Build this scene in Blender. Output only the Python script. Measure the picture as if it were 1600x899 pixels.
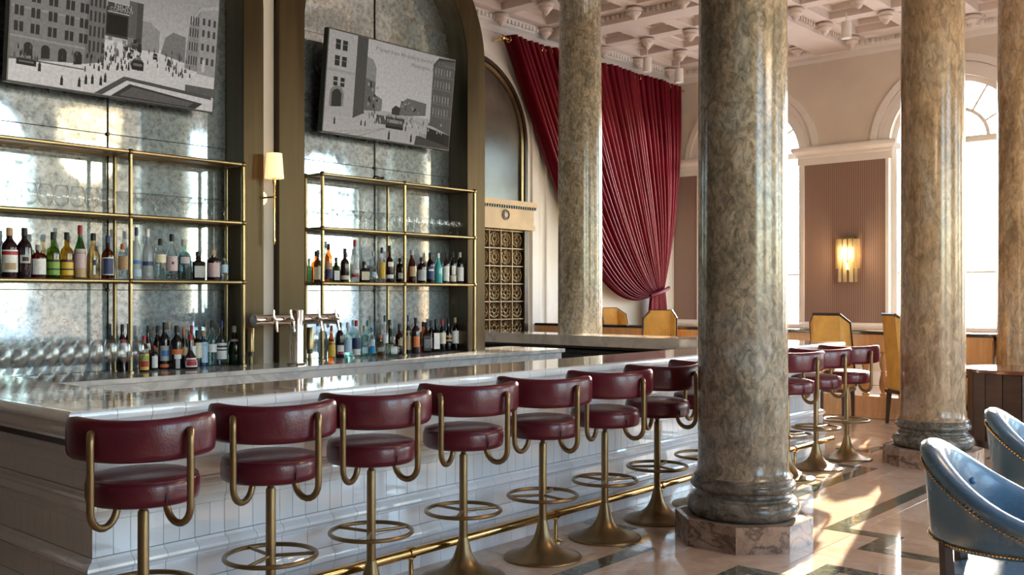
import bpy, math, random
from math import sin, cos, pi, radians, sqrt, atan2
random.seed(7)
for o in list(bpy.data.objects): bpy.data.objects.remove(o, do_unlink=True)
SC = bpy.context.scene
COL = SC.collection

# ---------------------------------------------------------------- camera
F_PX, HOR, ANG, EYE = 1524.2, 460.4, radians(41.15), 1.5
CA, SA = cos(ANG), sin(ANG)
cam_d = bpy.data.cameras.new('camera'); cam = bpy.data.objects.new('camera', cam_d); COL.objects.link(cam)
cam_d.sensor_width = 36.0; cam_d.lens = F_PX / 1600 * 36.0
cam_d.shift_y = (HOR - 449.5) / 1600.0
cam_d.clip_start = 0.05; cam_d.clip_end = 300
cam.location = (0, 0, EYE)
cam.rotation_euler = (pi / 2, 0, ANG - pi / 2)
SC.camera = cam

# ---------------------------------------------------------------- light
SUN_AZ, SUN_EL = radians(14.6), radians(16.0)     # azimuth from +X towards +Y
w = bpy.data.worlds.new('sky'); SC.world = w; w.use_nodes = True
nt = w.node_tree; nt.nodes.clear()
sky = nt.nodes.new('ShaderNodeTexSky'); sky.sky_type = 'NISHITA'; sky.sun_disc = False
sky.sun_elevation = SUN_EL; sky.sun_rotation = pi / 2 - SUN_AZ
sky.altitude = 50; sky.air_density = 1.0; sky.dust_density = 0.35; sky.ozone_density = 1.0
bg = nt.nodes.new('ShaderNodeBackground'); bg.inputs['Strength'].default_value = 1.7
wo = nt.nodes.new('ShaderNodeOutputWorld')
nt.links.new(sky.outputs[0], bg.inputs[0]); nt.links.new(bg.outputs[0], wo.inputs[0])
sd = bpy.data.lights.new('sun', 'SUN'); sd.energy = 26.0; sd.angle = radians(0.7); sd.color = (1.0, 0.80, 0.58)
so = bpy.data.objects.new('sun', sd); COL.objects.link(so)
# a sun lamp shines along its local -Z; local +Z must point at the sun
so.rotation_euler = (pi / 2 - SUN_EL, 0, SUN_AZ + pi / 2)
so.location = (30, 8, 8)
SC.view_settings.view_transform = 'Standard'; SC.view_settings.look = 'None'
SC.view_settings.gamma = 1.0; SC.view_settings.use_curve_mapping = False
SC.view_settings.exposure = 0.68
cy = SC.cycles
cy.max_bounces = 14; cy.diffuse_bounces = 5; cy.glossy_bounces = 6; cy.transmission_bounces = 8
cy.transparent_max_bounces = 40; cy.sample_clamp_indirect = 6.0; cy.caustics_reflective = False; cy.caustics_refractive = False

# ---------------------------------------------------------------- room measures
XW, YW, YS, XE = 16.15, 10.0, -5.5, -1.6      # window wall, curtain wall, wall behind the camera, unseen end wall set close for shade
ZC = 5.95                                    # ceiling slab
WIN = [8.4, 4.87, 1.34, -2.19]                # window centres on wall X = XW; last two unseen, added for light
WINS = {2.6: 1.4, 6.5: 1.42, 11.45: 1.05, 14.6: 0.95}            # window centres on wall Y = YS; first one unseen, added to keep daylight
WR, SPR, SILL = 1.0, 3.96, 0.98

def portal(loc, rot, sx, sy):
    l = bpy.data.lights.new('window_daylight', 'AREA'); l.shape = 'RECTANGLE'; l.size = sx; l.size_y = sy
    l.cycles.is_portal = True
    o = bpy.data.objects.new('window_daylight', l); COL.objects.link(o); o.location = loc; o.rotation_euler = rot
for c in WIN: portal((XW + .12, c, (SILL + SPR + WR) / 2), (0, pi / 2, 0), SPR + WR - SILL, 2 * WR)
for c, r in WINS.items(): portal((c, YS - .12, (.6 + 3.9 + r) / 2), (pi / 2, 0, 0), 2 * r, 3.9 + r - .6)

# ---------------------------------------------------------------- helpers
def ray(px, py=HOR):
    a = (px - 800) / F_PX
    return (CA + a * SA, SA - a * CA, -(py - HOR) / F_PX)
def x_at(px, Y):            # world X of a bearing on the plane Y
    r = ray(px); return r[0] * Y / r[1]
def on_z(px, py, z):        # world X, Y on the height z
    r = ray(px, py); t = (z - EYE) / r[2]; return r[0] * t, r[1] * t
def depth(X, Y): return X * CA + Y * SA
def at_d(px, d):            # world X, Y at a distance along the view
    r = ray(px); return r[0] * d, r[1] * d

class MB:
    def __init__(s): s.v = []; s.f = []; s.c = None; s.m = []
    def add(s, v, f):
        b = len(s.v); s.v += [tuple(p) for p in v]; s.f += [tuple(i + b for i in q) for q in f]; return s
    def box(s, x0, x1, y0, y1, z0, z1):
        return s.add([(x0, y0, z0), (x1, y0, z0), (x1, y1, z0), (x0, y1, z0), (x0, y0, z1), (x1, y0, z1), (x1, y1, z1), (x0, y1, z1)],
                     [(3, 2, 1, 0), (4, 5, 6, 7), (0, 1, 5, 4), (1, 2, 6, 5), (2, 3, 7, 6), (3, 0, 4, 7)])
    def cbox(s, x0, x1, y0, y1, z0, z1, b=.004):   # box with a chamfer all round
        return s.prism([(x0 + b, y0), (x1 - b, y0), (x1, y0 + b), (x1, y1 - b), (x1 - b, y1), (x0 + b, y1), (x0, y1 - b), (x0, y0 + b)], z0, z1, b)
    def prism(s, poly, z0, z1, b=0.0):
        n = len(poly)
        if b <= 0:
            v = [(x, y, z0) for x, y in poly] + [(x, y, z1) for x, y in poly]
            f = [tuple(range(n - 1, -1, -1)), tuple(range(n, 2 * n))] + [(i, (i + 1) % n, n + (i + 1) % n, n + i) for i in range(n)]
            return s.add(v, f)
        cx = sum(p[0] for p in poly) / n; cy_ = sum(p[1] for p in poly) / n
        wx = max(abs(p[0] - cx) for p in poly) or 1; wy = max(abs(p[1] - cy_) for p in poly) or 1
        sh = [(cx + (x - cx) * (1 - b / wx), cy_ + (y - cy_) * (1 - b / wy)) for x, y in poly]
        L = [(sh, z0), (poly, z0 + b), (poly, z1 - b), (sh, z1)]
        v = [(x, y, z) for P, z in L for x, y in P]
        f = [tuple(range(n - 1, -1, -1)), tuple(range(3 * n, 4 * n))]
        for k in range(3):
            f += [(k * n + i, k * n + (i + 1) % n, (k + 1) * n + (i + 1) % n, (k + 1) * n + i) for i in range(n)]
        return s.add(v, f)
    def lathe(s, prof, n=20, c=(0, 0), a0=0.0, a1=2 * pi, sx=1, sy=1):
        full = abs(a1 - a0 - 2 * pi) < 1e-6; m = n if full else n + 1
        v = []; f = []
        for r, z in prof:
            for i in range(m):
                a = a0 + (a1 - a0) * i / n; v.append((c[0] + r * cos(a) * sx, c[1] + r * sin(a) * sy, z))
        for k in range(len(prof) - 1):
            for i in range(n):
                j = (i + 1) % m; f.append((k * m + i, k * m + j, (k + 1) * m + j, (k + 1) * m + i))
        if full:
            if prof[0][0] > 1e-6: f.append(tuple(range(m - 1, -1, -1)))
            if prof[-1][0] > 1e-6: f.append(tuple((len(prof) - 1) * m + i for i in range(m)))
        return s.add(v, f)
    def tube(s, pts, r, n=8, closed=False, caps=True):
        from mathutils import Vector
        P = [Vector(p) for p in pts]; N = len(P); v = []; f = []
        ref = None
        for i in range(N):
            a = P[i - 1] if (i > 0 or closed) else P[i]; b = P[(i + 1) % N] if (i < N - 1 or closed) else P[i]
            t = (b - a).normalized()
            if ref is None:
                ref = Vector((0, 0, 1)) if abs(t.z) < .9 else Vector((1, 0, 0))
            u = (ref - t * ref.dot(t)).normalized(); ref = u; w_ = t.cross(u)
            rr = r[i] if isinstance(r, (list, tuple)) else r
            for k in range(n):
                q = P[i] + (u * cos(2 * pi * k / n) + w_ * sin(2 * pi * k / n)) * rr; v.append(tuple(q))
        for i in range(N if closed else N - 1):
            for k in range(n):
                f.append((i * n + k, i * n + (k + 1) % n, ((i + 1) % N) * n + (k + 1) % n, ((i + 1) % N) * n + k))
        if caps and not closed:
            f.append(tuple(range(n - 1, -1, -1))); f.append(tuple((N - 1) * n + k for k in range(n)))
        return s.add(v, f)
    def ring(s, R, r, c=(0, 0, 0), n=32, m=8, ax='z'):
        p = []
        for i in range(n):
            a = 2 * pi * i / n
            q = (R * cos(a), R * sin(a), 0)
            if ax == 'y': q = (q[0], 0, q[1])
            if ax == 'x': q = (0, q[0], q[1])
            p.append((c[0] + q[0], c[1] + q[1], c[2] + q[2]))
        return s.tube(p, r, m, closed=True)
    def ball(s, c, r, n=10, m=7, sz=1.0):
        pr = [(r * sin(pi * k / m), c[2] - r * sz * cos(pi * k / m)) for k in range(m + 1)]
        pr[0] = (0.0005, pr[0][1]); pr[-1] = (0.0005, pr[-1][1])
        return s.lathe(pr, n, (c[0], c[1]))
    def sweep(s, prof, path, closed=False):
        # prof: (outward, z) points; path: list of (x, y, nx, ny) with mitred outward normals
        n = len(prof); v = []; f = []
        for x, y, nx, ny in path:
            for o_, z in prof: v.append((x + nx * o_, y + ny * o_, z))
        N = len(path)
        for i in range(N if closed else N - 1):
            j = (i + 1) % N
            for k in range(n - 1): f.append((i * n + k, j * n + k, j * n + k + 1, i * n + k + 1))
        if not closed:
            f.append(tuple(range(n))); f.append(tuple((N - 1) * n + k for k in range(n - 1, -1, -1)))
        return s.add(v, f)
    def mesh(s, name, m, smooth=False, auto=35):
        me = bpy.data.meshes.new(name); me.from_pydata(s.v, [], s.f); me.update()
        if m is not None: me.materials.append(m)
        import bmesh
        bm = bmesh.new(); bm.from_mesh(me); bmesh.ops.recalc_face_normals(bm, faces=bm.faces)
        if smooth:
            th = radians(auto)
            for e in bm.edges:
                if len(e.link_faces) == 2 and e.calc_face_angle(0) > th: e.smooth = False
            for q in bm.faces: q.smooth = True
        bm.to_mesh(me); bm.free()
        return me
    def build(s, name, m, parent=None, smooth=False, loc=None, auto=35):
        return link(name, s.mesh(name, m, smooth, auto), parent, loc)

def link(name, me, parent=None, loc=None, rz=None, scale=None):
    o = bpy.data.objects.new(name, me); COL.objects.link(o)
    if parent is not None: o.parent = parent
    if loc is not None: o.location = loc
    if rz is not None: o.rotation_euler = (0, 0, rz)
    if scale is not None: o.scale = scale
    return o
def tag(o, label=None, cat=None, group=None, kind=None):
    if label: o['label'] = label
    if cat: o['category'] = cat
    if group: o['group'] = group
    if kind: o['kind'] = kind
    return o
def thing(name, label, cat, loc=(0, 0, 0), rz=0.0, group=None):
    o = bpy.data.objects.new(name, None); COL.objects.link(o); o.location = loc; o.rotation_euler = (0, 0, rz)
    o.empty_display_size = .1
    return tag(o, label, cat, group)
def struct(o): o['kind'] = 'structure'; return o
def copy_tree(o, loc, rz=0.0, label=None, parent=None):
    c = o.copy(); COL.objects.link(c); c.location = loc; c.rotation_euler = (0, 0, rz); c.parent = parent
    if label: c['label'] = label
    for ch in o.children:
        d = ch.copy(); COL.objects.link(d); d.parent = c
        for g in ch.children:
            e = g.copy(); COL.objects.link(e); e.parent = d
    return c

# ---------------------------------------------------------------- materials
def nodes(name):
    m = bpy.data.materials.new(name); m.use_nodes = True
    t = m.node_tree; b = t.nodes['Principled BSDF']
    return m, t, b
def N(t, kind, **kw):
    n = t.nodes.new(kind)
    for k, v in kw.items():
        if k in n.inputs: n.inputs[k].default_value = v
        else: setattr(n, k, v)
    return n
def ramp(t, stops, src):
    r = t.nodes.new('ShaderNodeValToRGB'); e = r.color_ramp.elements
    while len(e) > 1: e.remove(e[-1])
    for i, (p, c) in enumerate(stops):
        q = e[0] if i == 0 else e.new(p)
        q.position = p; q.color = (*c, 1) if len(c) == 3 else c
    t.links.new(src, r.inputs[0]); return r
def pmat(name, col, rough=.5, metal=0.0, var=.12, scale=6.0, bump=0.0, bscale=60.0, coat=0.0, spec=None, stretch=None, rvar=.1, emit=None):
    m, t, b = nodes(name)
    tc = N(t, 'ShaderNodeTexCoord'); mp = N(t, 'ShaderNodeMapping')
    if stretch: mp.inputs['Scale'].default_value = stretch
    t.links.new(tc.outputs['Object'], mp.inputs[0])
    nz = N(t, 'ShaderNodeTexNoise', Scale=scale, Detail=4.0); t.links.new(mp.outputs[0], nz.inputs['Vector'])
    lo = tuple(max(0, c * (1 - var)) for c in col); hi = tuple(min(1, c * (1 + var)) for c in col)
    r = ramp(t, [(.3, lo), (.7, hi)], nz.outputs['Fac']); t.links.new(r.outputs[0], b.inputs['Base Color'])
    mr = N(t, 'ShaderNodeMapRange'); mr.inputs['To Min'].default_value = max(0.01, rough * (1 - rvar)); mr.inputs['To Max'].default_value = min(1, rough * (1 + rvar))
    t.links.new(nz.outputs['Fac'], mr.inputs[0]); t.links.new(mr.outputs[0], b.inputs['Roughness'])
    b.inputs['Metallic'].default_value = metal; b.inputs['Coat Weight'].default_value = coat; b.inputs['Coat Roughness'].default_value = .05
    if spec is not None: b.inputs['Specular IOR Level'].default_value = spec
    if bump:
        n2 = N(t, 'ShaderNodeTexNoise', Scale=bscale, Detail=3.0); t.links.new(mp.outputs[0], n2.inputs['Vector'])
        bp = N(t, 'ShaderNodeBump', Strength=bump, Distance=.01); t.links.new(n2.outputs['Fac'], bp.inputs['Height']); t.links.new(bp.outputs[0], b.inputs['Normal'])
    if emit:
        b.inputs['Emission Color'].default_value = (*emit[0], 1); b.inputs['Emission Strength'].default_value = emit[1]
    return m
def clear(name, tint=(1, 1, 1), gloss=.9, ior=1.45, rough=.02, body=0.0, bodycol=(1, 1, 1), edge=1.0):
    # thin glass: tinted see-through plus a Fresnel reflection, optionally a little milky body
    m = bpy.data.materials.new(name); m.use_nodes = True; t = m.node_tree; t.nodes.clear()
    out = t.nodes.new('ShaderNodeOutputMaterial'); tr = N(t, 'ShaderNodeBsdfTransparent')
    lw = N(t, 'ShaderNodeLayerWeight', Blend=.5)     # tint darkened at the silhouette, standing in for refraction and longer path
    eg = ramp(t, [(.2, tint), (.62, tuple(c * (1 - .22 * edge) for c in tint)), (.92, tuple(c * (1 - .70 * edge) for c in tint))], lw.outputs['Facing']); t.links.new(eg.outputs[0], tr.inputs[0])
    src = tr.outputs[0]
    if body > 0:
        df = N(t, 'ShaderNodeBsdfDiffuse'); df.inputs[0].default_value = (*bodycol, 1)
        tl = N(t, 'ShaderNodeBsdfTranslucent'); tl.inputs[0].default_value = (*bodycol, 1)
        a0 = t.nodes.new('ShaderNodeMixShader'); a0.inputs[0].default_value = .5; t.links.new(df.outputs[0], a0.inputs[1]); t.links.new(tl.outputs[0], a0.inputs[2])
        a = t.nodes.new('ShaderNodeMixShader'); a.inputs[0].default_value = body; t.links.new(src, a.inputs[1]); t.links.new(a0.outputs[0], a.inputs[2]); src = a.outputs[0]
    gl = N(t, 'ShaderNodeBsdfGlossy'); gl.inputs['Roughness'].default_value = rough; gl.inputs[0].default_value = (1, 1, 1, 1)
    fr = N(t, 'ShaderNodeLayerWeight', Blend=.5); pw = N(t, 'ShaderNodeMath', operation='POWER'); pw.inputs[1].default_value = 3.2; t.links.new(fr.outputs['Facing'], pw.inputs[0])
    mu = N(t, 'ShaderNodeMath', operation='MULTIPLY_ADD'); mu.inputs[1].default_value = .62 * gloss; mu.inputs[2].default_value = .05; mu.use_clamp = True
    t.links.new(pw.outputs[0], mu.inputs[0])
    mx = t.nodes.new('ShaderNodeMixShader'); t.links.new(mu.outputs[0], mx.inputs[0]); t.links.new(src, mx.inputs[1]); t.links.new(gl.outputs[0], mx.inputs[2])
    t.links.new(mx.outputs[0], out.inputs[0]); return m

def marble(name, stops, scale=1.5, dist=2.5, rough=.12, veins=None, vscale=2.0, stretch=(1, 1, 1), detail=9.0, coat=0.0, fine=None):
    m, t, b = nodes(name)
    tc = N(t, 'ShaderNodeTexCoord'); mp = N(t, 'ShaderNodeMapping'); mp.inputs['Scale'].default_value = stretch
    oi = N(t, 'ShaderNodeObjectInfo'); ad = N(t, 'ShaderNodeVectorMath', operation='ADD')
    sc_ = N(t, 'ShaderNodeVectorMath', operation='SCALE'); sc_.inputs['Scale'].default_value = 37.0
    cb = N(t, 'ShaderNodeCombineXYZ'); t.links.new(oi.outputs['Random'], cb.inputs[0]); t.links.new(oi.outputs['Random'], cb.inputs[1]); t.links.new(oi.outputs['Random'], cb.inputs[2])
    t.links.new(cb.outputs[0], sc_.inputs[0]); t.links.new(tc.outputs['Object'], mp.inputs[0])
    t.links.new(mp.outputs[0], ad.inputs[0]); t.links.new(sc_.outputs[0], ad.inputs[1])
    nz = N(t, 'ShaderNodeTexNoise', Scale=scale, Detail=detail, Roughness=.62, Distortion=dist); t.links.new(ad.outputs[0], nz.inputs['Vector'])
    r = ramp(t, stops, nz.outputs['Fac']); col = r.outputs[0]
    if fine:
        n3 = N(t, 'ShaderNodeTexNoise', Scale=fine[0], Detail=6.0, Roughness=.7, Distortion=1.0); t.links.new(ad.outputs[0], n3.inputs['Vector'])
        r3 = ramp(t, [(.35, (fine[1],) * 3), (.65, (fine[2],) * 3)], n3.outputs['Fac'])
        mm = N(t, 'ShaderNodeMixRGB', blend_type='MULTIPLY'); mm.inputs[0].default_value = 1.0
        t.links.new(col, mm.inputs[1]); t.links.new(r3.outputs[0], mm.inputs[2]); col = mm.outputs[0]
    if veins:
        n2 = N(t, 'ShaderNodeTexNoise', Scale=vscale, Detail=8.0, Roughness=.55, Distortion=1.2); t.links.new(ad.outputs[0], n2.inputs['Vector'])
        r2 = ramp(t, [(.46, (0, 0, 0)), (.495, (1, 1, 1)), (.505, (1, 1, 1)), (.54, (0, 0, 0))], n2.outputs['Fac'])
        ml = N(t, 'ShaderNodeMath', operation='MULTIPLY'); ml.inputs[1].default_value = veins[1]; t.links.new(r2.outputs[0], ml.inputs[0])
        mx = N(t, 'ShaderNodeMixRGB'); t.links.new(ml.outputs[0], mx.inputs[0]); t.links.new(col, mx.inputs[1]); mx.inputs[2].default_value = (*veins[0], 1); col = mx.outputs[0]
    t.links.new(col, b.inputs['Base Color']); b.inputs['Roughness'].default_value = rough; b.inputs['Coat Weight'].default_value = coat
    b.inputs['Coat Roughness'].default_value = .04
    return m

M = {}
M['wall'] = pmat('cream_plaster', (.62, .55, .48), .75, var=.04, scale=2)
M['wallw'] = pmat('white_plaster', (.80, .78, .75), .65, var=.03, scale=2)
M['ceil'] = pmat('pink_cream_plaster', (.60, .515, .465), .8, var=.05, scale=3)
M['trim'] = pmat('white_painted_trim', (.74, .70, .67), .45, var=.03, scale=4)
M['floor'] = marble('beige_marble', [(.25, (.47, .36, .28)), (.5, (.60, .47, .37)), (.75, (.68, .56, .45))], 1.6, 1.2, .07, veins=((.45, .30, .22), .35), vscale=1.1, fine=(9, .88, 1.05))
M['joint'] = pmat('grout', (.28, .22, .17), .6)
M['green'] = marble('green_marble', [(.3, (.045, .06, .05)), (.5, (.10, .12, .095)), (.72, (.22, .23, .18))], 5, 2.5, .08, fine=(26, .6, 1.25))
M['shaft'] = marble('grey_green_column_marble', [(.25, (.11, .105, .08)), (.38, (.20, .175, .13)), (.50, (.32, .265, .19)), (.62, (.29, .28, .24)), (.80, (.47, .44, .39))], 1.9, 1.3, .17,
                    veins=((.08, .075, .055), .38), vscale=4.4, stretch=(1, 1, .62), detail=15, fine=(24, .42, 1.38))
M['shaftwarmlit'] = marble('tan_flare_lit_column_marble', [(.25, (.13, .10, .07)), (.40, (.30, .21, .13)), (.52, (.42, .30, .185)), (.64, (.38, .31, .23)), (.80, (.52, .45, .37))], 1.8, 1.4, .17,
                    veins=((.13, .095, .06), .35), vscale=4.0, stretch=(1, 1, .4), detail=15, fine=(20, .55, 1.25))  # tan stone, with warm light and flare also put into its colour
M['colbase'] = marble('dark_column_base_marble', [(.25, (.06, .06, .05)), (.5, (.17, .155, .125)), (.75, (.33, .31, .26))], 3.0, 2.5, .2, veins=((.04, .04, .03), .7), vscale=4, fine=(20, .6, 1.2))
M['plinth'] = marble('pink_plinth_marble', [(.25, (.24, .16, .11)), (.5, (.40, .28, .20)), (.75, (.50, .37, .28))], 2.5, 2.0, .2, veins=((.08, .05, .04), .8), vscale=3, fine=(24, .7, 1.15))
M['topmarble'] = marble('white_counter_marble', [(.3, (.46, .40, .34)), (.55, (.60, .54, .47)), (.75, (.68, .63, .56))], 1.3, 2.0, .06, veins=((.36, .32, .27), .5), vscale=1.2)  # warm cream stands in for golden reflections on the polished top
M['backmarble'] = marble('grey_counter_marble', [(.3, (.40, .40, .40)), (.6, (.56, .56, .56)), (.8, (.64, .64, .63))], 1.8, 2.0, .08, veins=((.3, .31, .33), .55), vscale=1.6)
M['tile'] = pmat('white_glazed_tile', (.77, .79, .81), .07, var=.05, scale=3, coat=.5, bump=.03, bscale=9)
M['grout'] = pmat('pale_grout', (.56, .55, .53), .8)
M['stoolbrass'] = pmat('bronzed_brass_tube', (.25, .165, .075), .33, .75, var=.12, scale=5)
M['brass'] = pmat('polished_brass', (.72, .48, .19), .16, 1.0, var=.12, scale=6)
M['oldbrass'] = pmat('aged_brass', (.31, .235, .125), .30, 1.0, var=.18, scale=5)
M['ball'] = pmat('dark_bronze', (.20, .14, .07), .33, 1.0, var=.12)
M['portal'] = pmat('brushed_bronze_sheet', (.058, .041, .024), .34, 1.0, var=.25, scale=2.2, stretch=(6, 6, .35), rvar=.35)
M['reveal'] = pmat('brightened_bronze_reveal', (.13, .11, .08), .40, 1.0, var=.2, scale=2.2, stretch=(6, 6, .35), rvar=.3)  # portal bronze with its colour raised, as this side reflects a darker area
M['chrome'] = pmat('polished_chrome', (.80, .76, .72), .07, 1.0, var=.05)
M['leather'] = pmat('burgundy_leather', (.095, .006, .016), .28, var=.10, scale=5, bump=.10, bscale=120, coat=.15, rvar=.05)
M['blue'] = pmat('blue_leather', (.085, .19, .31), .27, var=.18, scale=7, bump=.08, bscale=140, coat=.3)
M['darkwood'] = pmat('dark_stained_wood', (.035, .018, .012), .3, var=.3, scale=3, stretch=(1, 1, 8))
M['wood'] = pmat('honey_oak', (.52, .29, .13), .38, var=.15, scale=3, stretch=(1, 8, 1))
M['black'] = pmat('black_plastic', (.012, .012, .014), .35, var=.1)
M['blackstone'] = pmat('black_marble', (.018, .018, .02), .12, var=.3)
M['gold'] = pmat('golden_velvet', (.50, .27, .055), .7, var=.15, scale=8)
M['darkin'] = pmat('dark_back_bar_laminate', (.02, .018, .016), .6)
M['iron'] = pmat('glare_bleached_iron', (.45, .45, .47), .6)  # pale grey stands in for bleaching by the bright sky behind
M['shade'] = pmat('lit_cream_shade', (.9, .75, .55), .8, var=.02, emit=((1.0, .60, .26), .85))
M['bulb'] = pmat('lamp_glow', (1, .9, .7), .5, var=.0, emit=((1.0, .80, .48), 14.0))
M['pend'] = pmat('lit_crystal_drum', (.9, .8, .65), .4, var=.05, emit=((1.0, .70, .40), 2.2))
M['glass'] = clear('wine_glass_glass', (.985, .99, .99), 1.15, 1.5, edge=.75)
M['pane'] = clear('window_pane_glass', (.97, .98, .98), .8, 1.45, edge=0.0)
M['frost'] = clear('frosted_window_film', (.35, .35, .35), .5, 1.4, .3, .85, (.95, .95, .95))
M['amberglass'] = clear('champagne_glass_slat', (.95, .84, .62), .9, 1.5, .05, .35, (1, .86, .60))
M['voile'] = clear('white_voile', (.55, .57, .60), .02, 1.1, .5, .55, (.86, .90, .95), edge=0.0)
M['street'] = pmat('pale_street', (.6, .58, .55), .9)

def mirror_mat():
    m, t, b = nodes('antique_mirror')
    tc = N(t, 'ShaderNodeTexCoord')
    n1 = N(t, 'ShaderNodeTexNoise', Scale=3.2, Detail=10.0, Roughness=.72, Distortion=.6); t.links.new(tc.outputs['Object'], n1.inputs['Vector'])
    n2 = N(t, 'ShaderNodeTexNoise', Scale=26.0, Detail=6.0, Roughness=.75); t.links.new(tc.outputs['Object'], n2.inputs['Vector'])
    mp = N(t, 'ShaderNodeMapping'); mp.inputs['Scale'].default_value = (5, 5, .5); t.links.new(tc.outputs['Object'], mp.inputs[0])
    n3 = N(t, 'ShaderNodeTexNoise', Scale=4.0, Detail=5.0); t.links.new(mp.outputs[0], n3.inputs['Vector'])
    r1 = ramp(t, [(.32, (.24, .29, .33)), (.46, (.52, .60, .65)), (.58, (.62, .69, .73)), (.72, (.70, .76, .79))], n1.outputs['Fac'])
    r2 = ramp(t, [(.36, (.38, .38, .38)), (.56, (1, 1, 1))], n2.outputs['Fac'])
    mm = N(t, 'ShaderNodeMixRGB', blend_type='MULTIPLY'); mm.inputs[0].default_value = .8
    t.links.new(r1.outputs[0], mm.inputs[1]); t.links.new(r2.outputs[0], mm.inputs[2]); t.links.new(mm.outputs[0], b.inputs['Base Color'])
    ad = N(t, 'ShaderNodeMath', operation='ADD'); t.links.new(n1.outputs['Fac'], ad.inputs[0]); t.links.new(n3.outputs['Fac'], ad.inputs[1])
    mr = N(t, 'ShaderNodeMapRange'); mr.inputs['From Min'].default_value = .75; mr.inputs['From Max'].default_value = 1.3
    mr.inputs['To Min'].default_value = .02; mr.inputs['To Max'].default_value = .085
    t.links.new(ad.outputs[0], mr.inputs[0]); t.links.new(mr.outputs[0], b.inputs['Roughness'])
    b.inputs['Metallic'].default_value = 1.0
    # the tarnished silvering also scatters: a broad, dull second reflection over part of the surface
    hz = N(t, 'ShaderNodeBsdfPrincipled'); hz.inputs['Metallic'].default_value = .8; hz.inputs['Roughness'].default_value = .48
    hc = N(t, 'ShaderNodeMixRGB', blend_type='MULTIPLY'); hc.inputs[0].default_value = 1.0; t.links.new(mm.outputs[0], hc.inputs[1]); hc.inputs[2].default_value = (.96, 1.0, 1.03, 1)
    t.links.new(hc.outputs[0], hz.inputs['Base Color'])
    mf = N(t, 'ShaderNodeMapRange'); mf.inputs['From Min'].default_value = .3; mf.inputs['From Max'].default_value = .7; mf.inputs['To Min'].default_value = .42; mf.inputs['To Max'].default_value = .16
    t.links.new(n1.outputs['Fac'], mf.inputs[0])
    ms = t.nodes.new('ShaderNodeMixShader'); t.links.new(mf.outputs[0], ms.inputs[0]); t.links.new(b.outputs[0], ms.inputs[1]); t.links.new(hz.outputs[0], ms.inputs[2])
    t.links.new(ms.outputs[0], t.nodes['Material Output'].inputs[0])
    return m
M['mirror'] = mirror_mat()
def velvet():
    m, t, b = nodes('crimson_velvet')
    tc = N(t, 'ShaderNodeTexCoord'); nz = N(t, 'ShaderNodeTexNoise', Scale=3.0, Detail=3.0); t.links.new(tc.outputs['Object'], nz.inputs['Vector'])
    r = ramp(t, [(.3, (.05, .0012, .005)), (.7, (.08, .002, .008))], nz.outputs['Fac']); t.links.new(r.outputs[0], b.inputs['Base Color'])
    b.inputs['Roughness'].default_value = .36; b.inputs['Specular IOR Level'].default_value = .45; b.inputs['Specular Tint'].default_value = (1, .12, .15, 1); b.inputs['Sheen Weight'].default_value = .12; b.inputs['Sheen Tint'].default_value = (1, .08, .12, 1)
    return m
M['velvet'] = velvet()
def striped():
    m, t, b = nodes('brown_striped_wall_fabric')
    tc = N(t, 'ShaderNodeTexCoord'); wv = N(t, 'ShaderNodeTexWave', Scale=8.5); wv.bands_direction = 'Y'; t.links.new(tc.outputs['Object'], wv.inputs['Vector'])
    r = ramp(t, [(.35, (.20, .125, .10)), (.65, (.29, .19, .15))], wv.outputs['Fac']); t.links.new(r.outputs[0], b.inputs['Base Color']); b.inputs['Roughness'].default_value = .7
    return m
M['stripe'] = striped()
def picture_mat():
    m, t, b = nodes('sepia_screen_picture')
    at = N(t, 'ShaderNodeVertexColor'); at.layer_name = 'ink'
    nz = N(t, 'ShaderNodeTexNoise', Scale=42.0, Detail=6.0, Roughness=.8)
    tc = N(t, 'ShaderNodeTexCoord'); t.links.new(tc.outputs['Object'], nz.inputs['Vector'])
    r = ramp(t, [(.3, (.62, .62, .62)), (.7, (1.25, 1.25, 1.25))], nz.outputs['Fac'])
    mm = N(t, 'ShaderNodeMixRGB', blend_type='MULTIPLY'); mm.inputs[0].default_value = .8
    t.links.new(at.outputs[0], mm.inputs[1]); t.links.new(r.outputs[0], mm.inputs[2])
    t.links.new(mm.outputs[0], b.inputs['Emission Color']); b.inputs['Emission Strength'].default_value = .45
    b.inputs['Base Color'].default_value = (.01, .01, .01, 1); b.inputs['Roughness'].default_value = .22; b.inputs['Specular IOR Level'].default_value = .03
    return m
M['picture'] = picture_mat()

# ================================================================ the room
# ---- floor: beige marble slabs with inlaid green marble bands
fl = MB().box(XE - .3, XW + .3, YS - .3, YW + .3, -.25, -.004).build('floor', M['floor']); struct(fl)
bed = MB().box(2.38, 12.0, -.02, 7.2, -.0039, -.0025).build('grout_bed', M['joint'], fl)
TS = .6
tile_me = MB().cbox(-TS / 2 + .0015, TS / 2 - .0015, -TS / 2 + .0015, TS / 2 - .0015, -.0035, 0, .0012).mesh('floor_tile', M['floor'])
CX = [5.45, 8.96, 12.0]; CYL = 2.88
for i in range(16):
    for j in range(12):
        x = 2.41 + TS * (i + .5); y = .01 + TS * (j + .5)
        if y > 4.2 and x < 9.3: continue
        link('floor_tile', tile_me, fl, (x, y, 0))
def strip(x0, x1, y0, y1):
    MB().box(x0, x1, y0, y1, -.003, .0009).build('green_marble_strip', M['green'], fl)
SW = .12
A1, A2, B1, B2 = .62, .27, .33, .69      # stepped corners round every column
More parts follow.
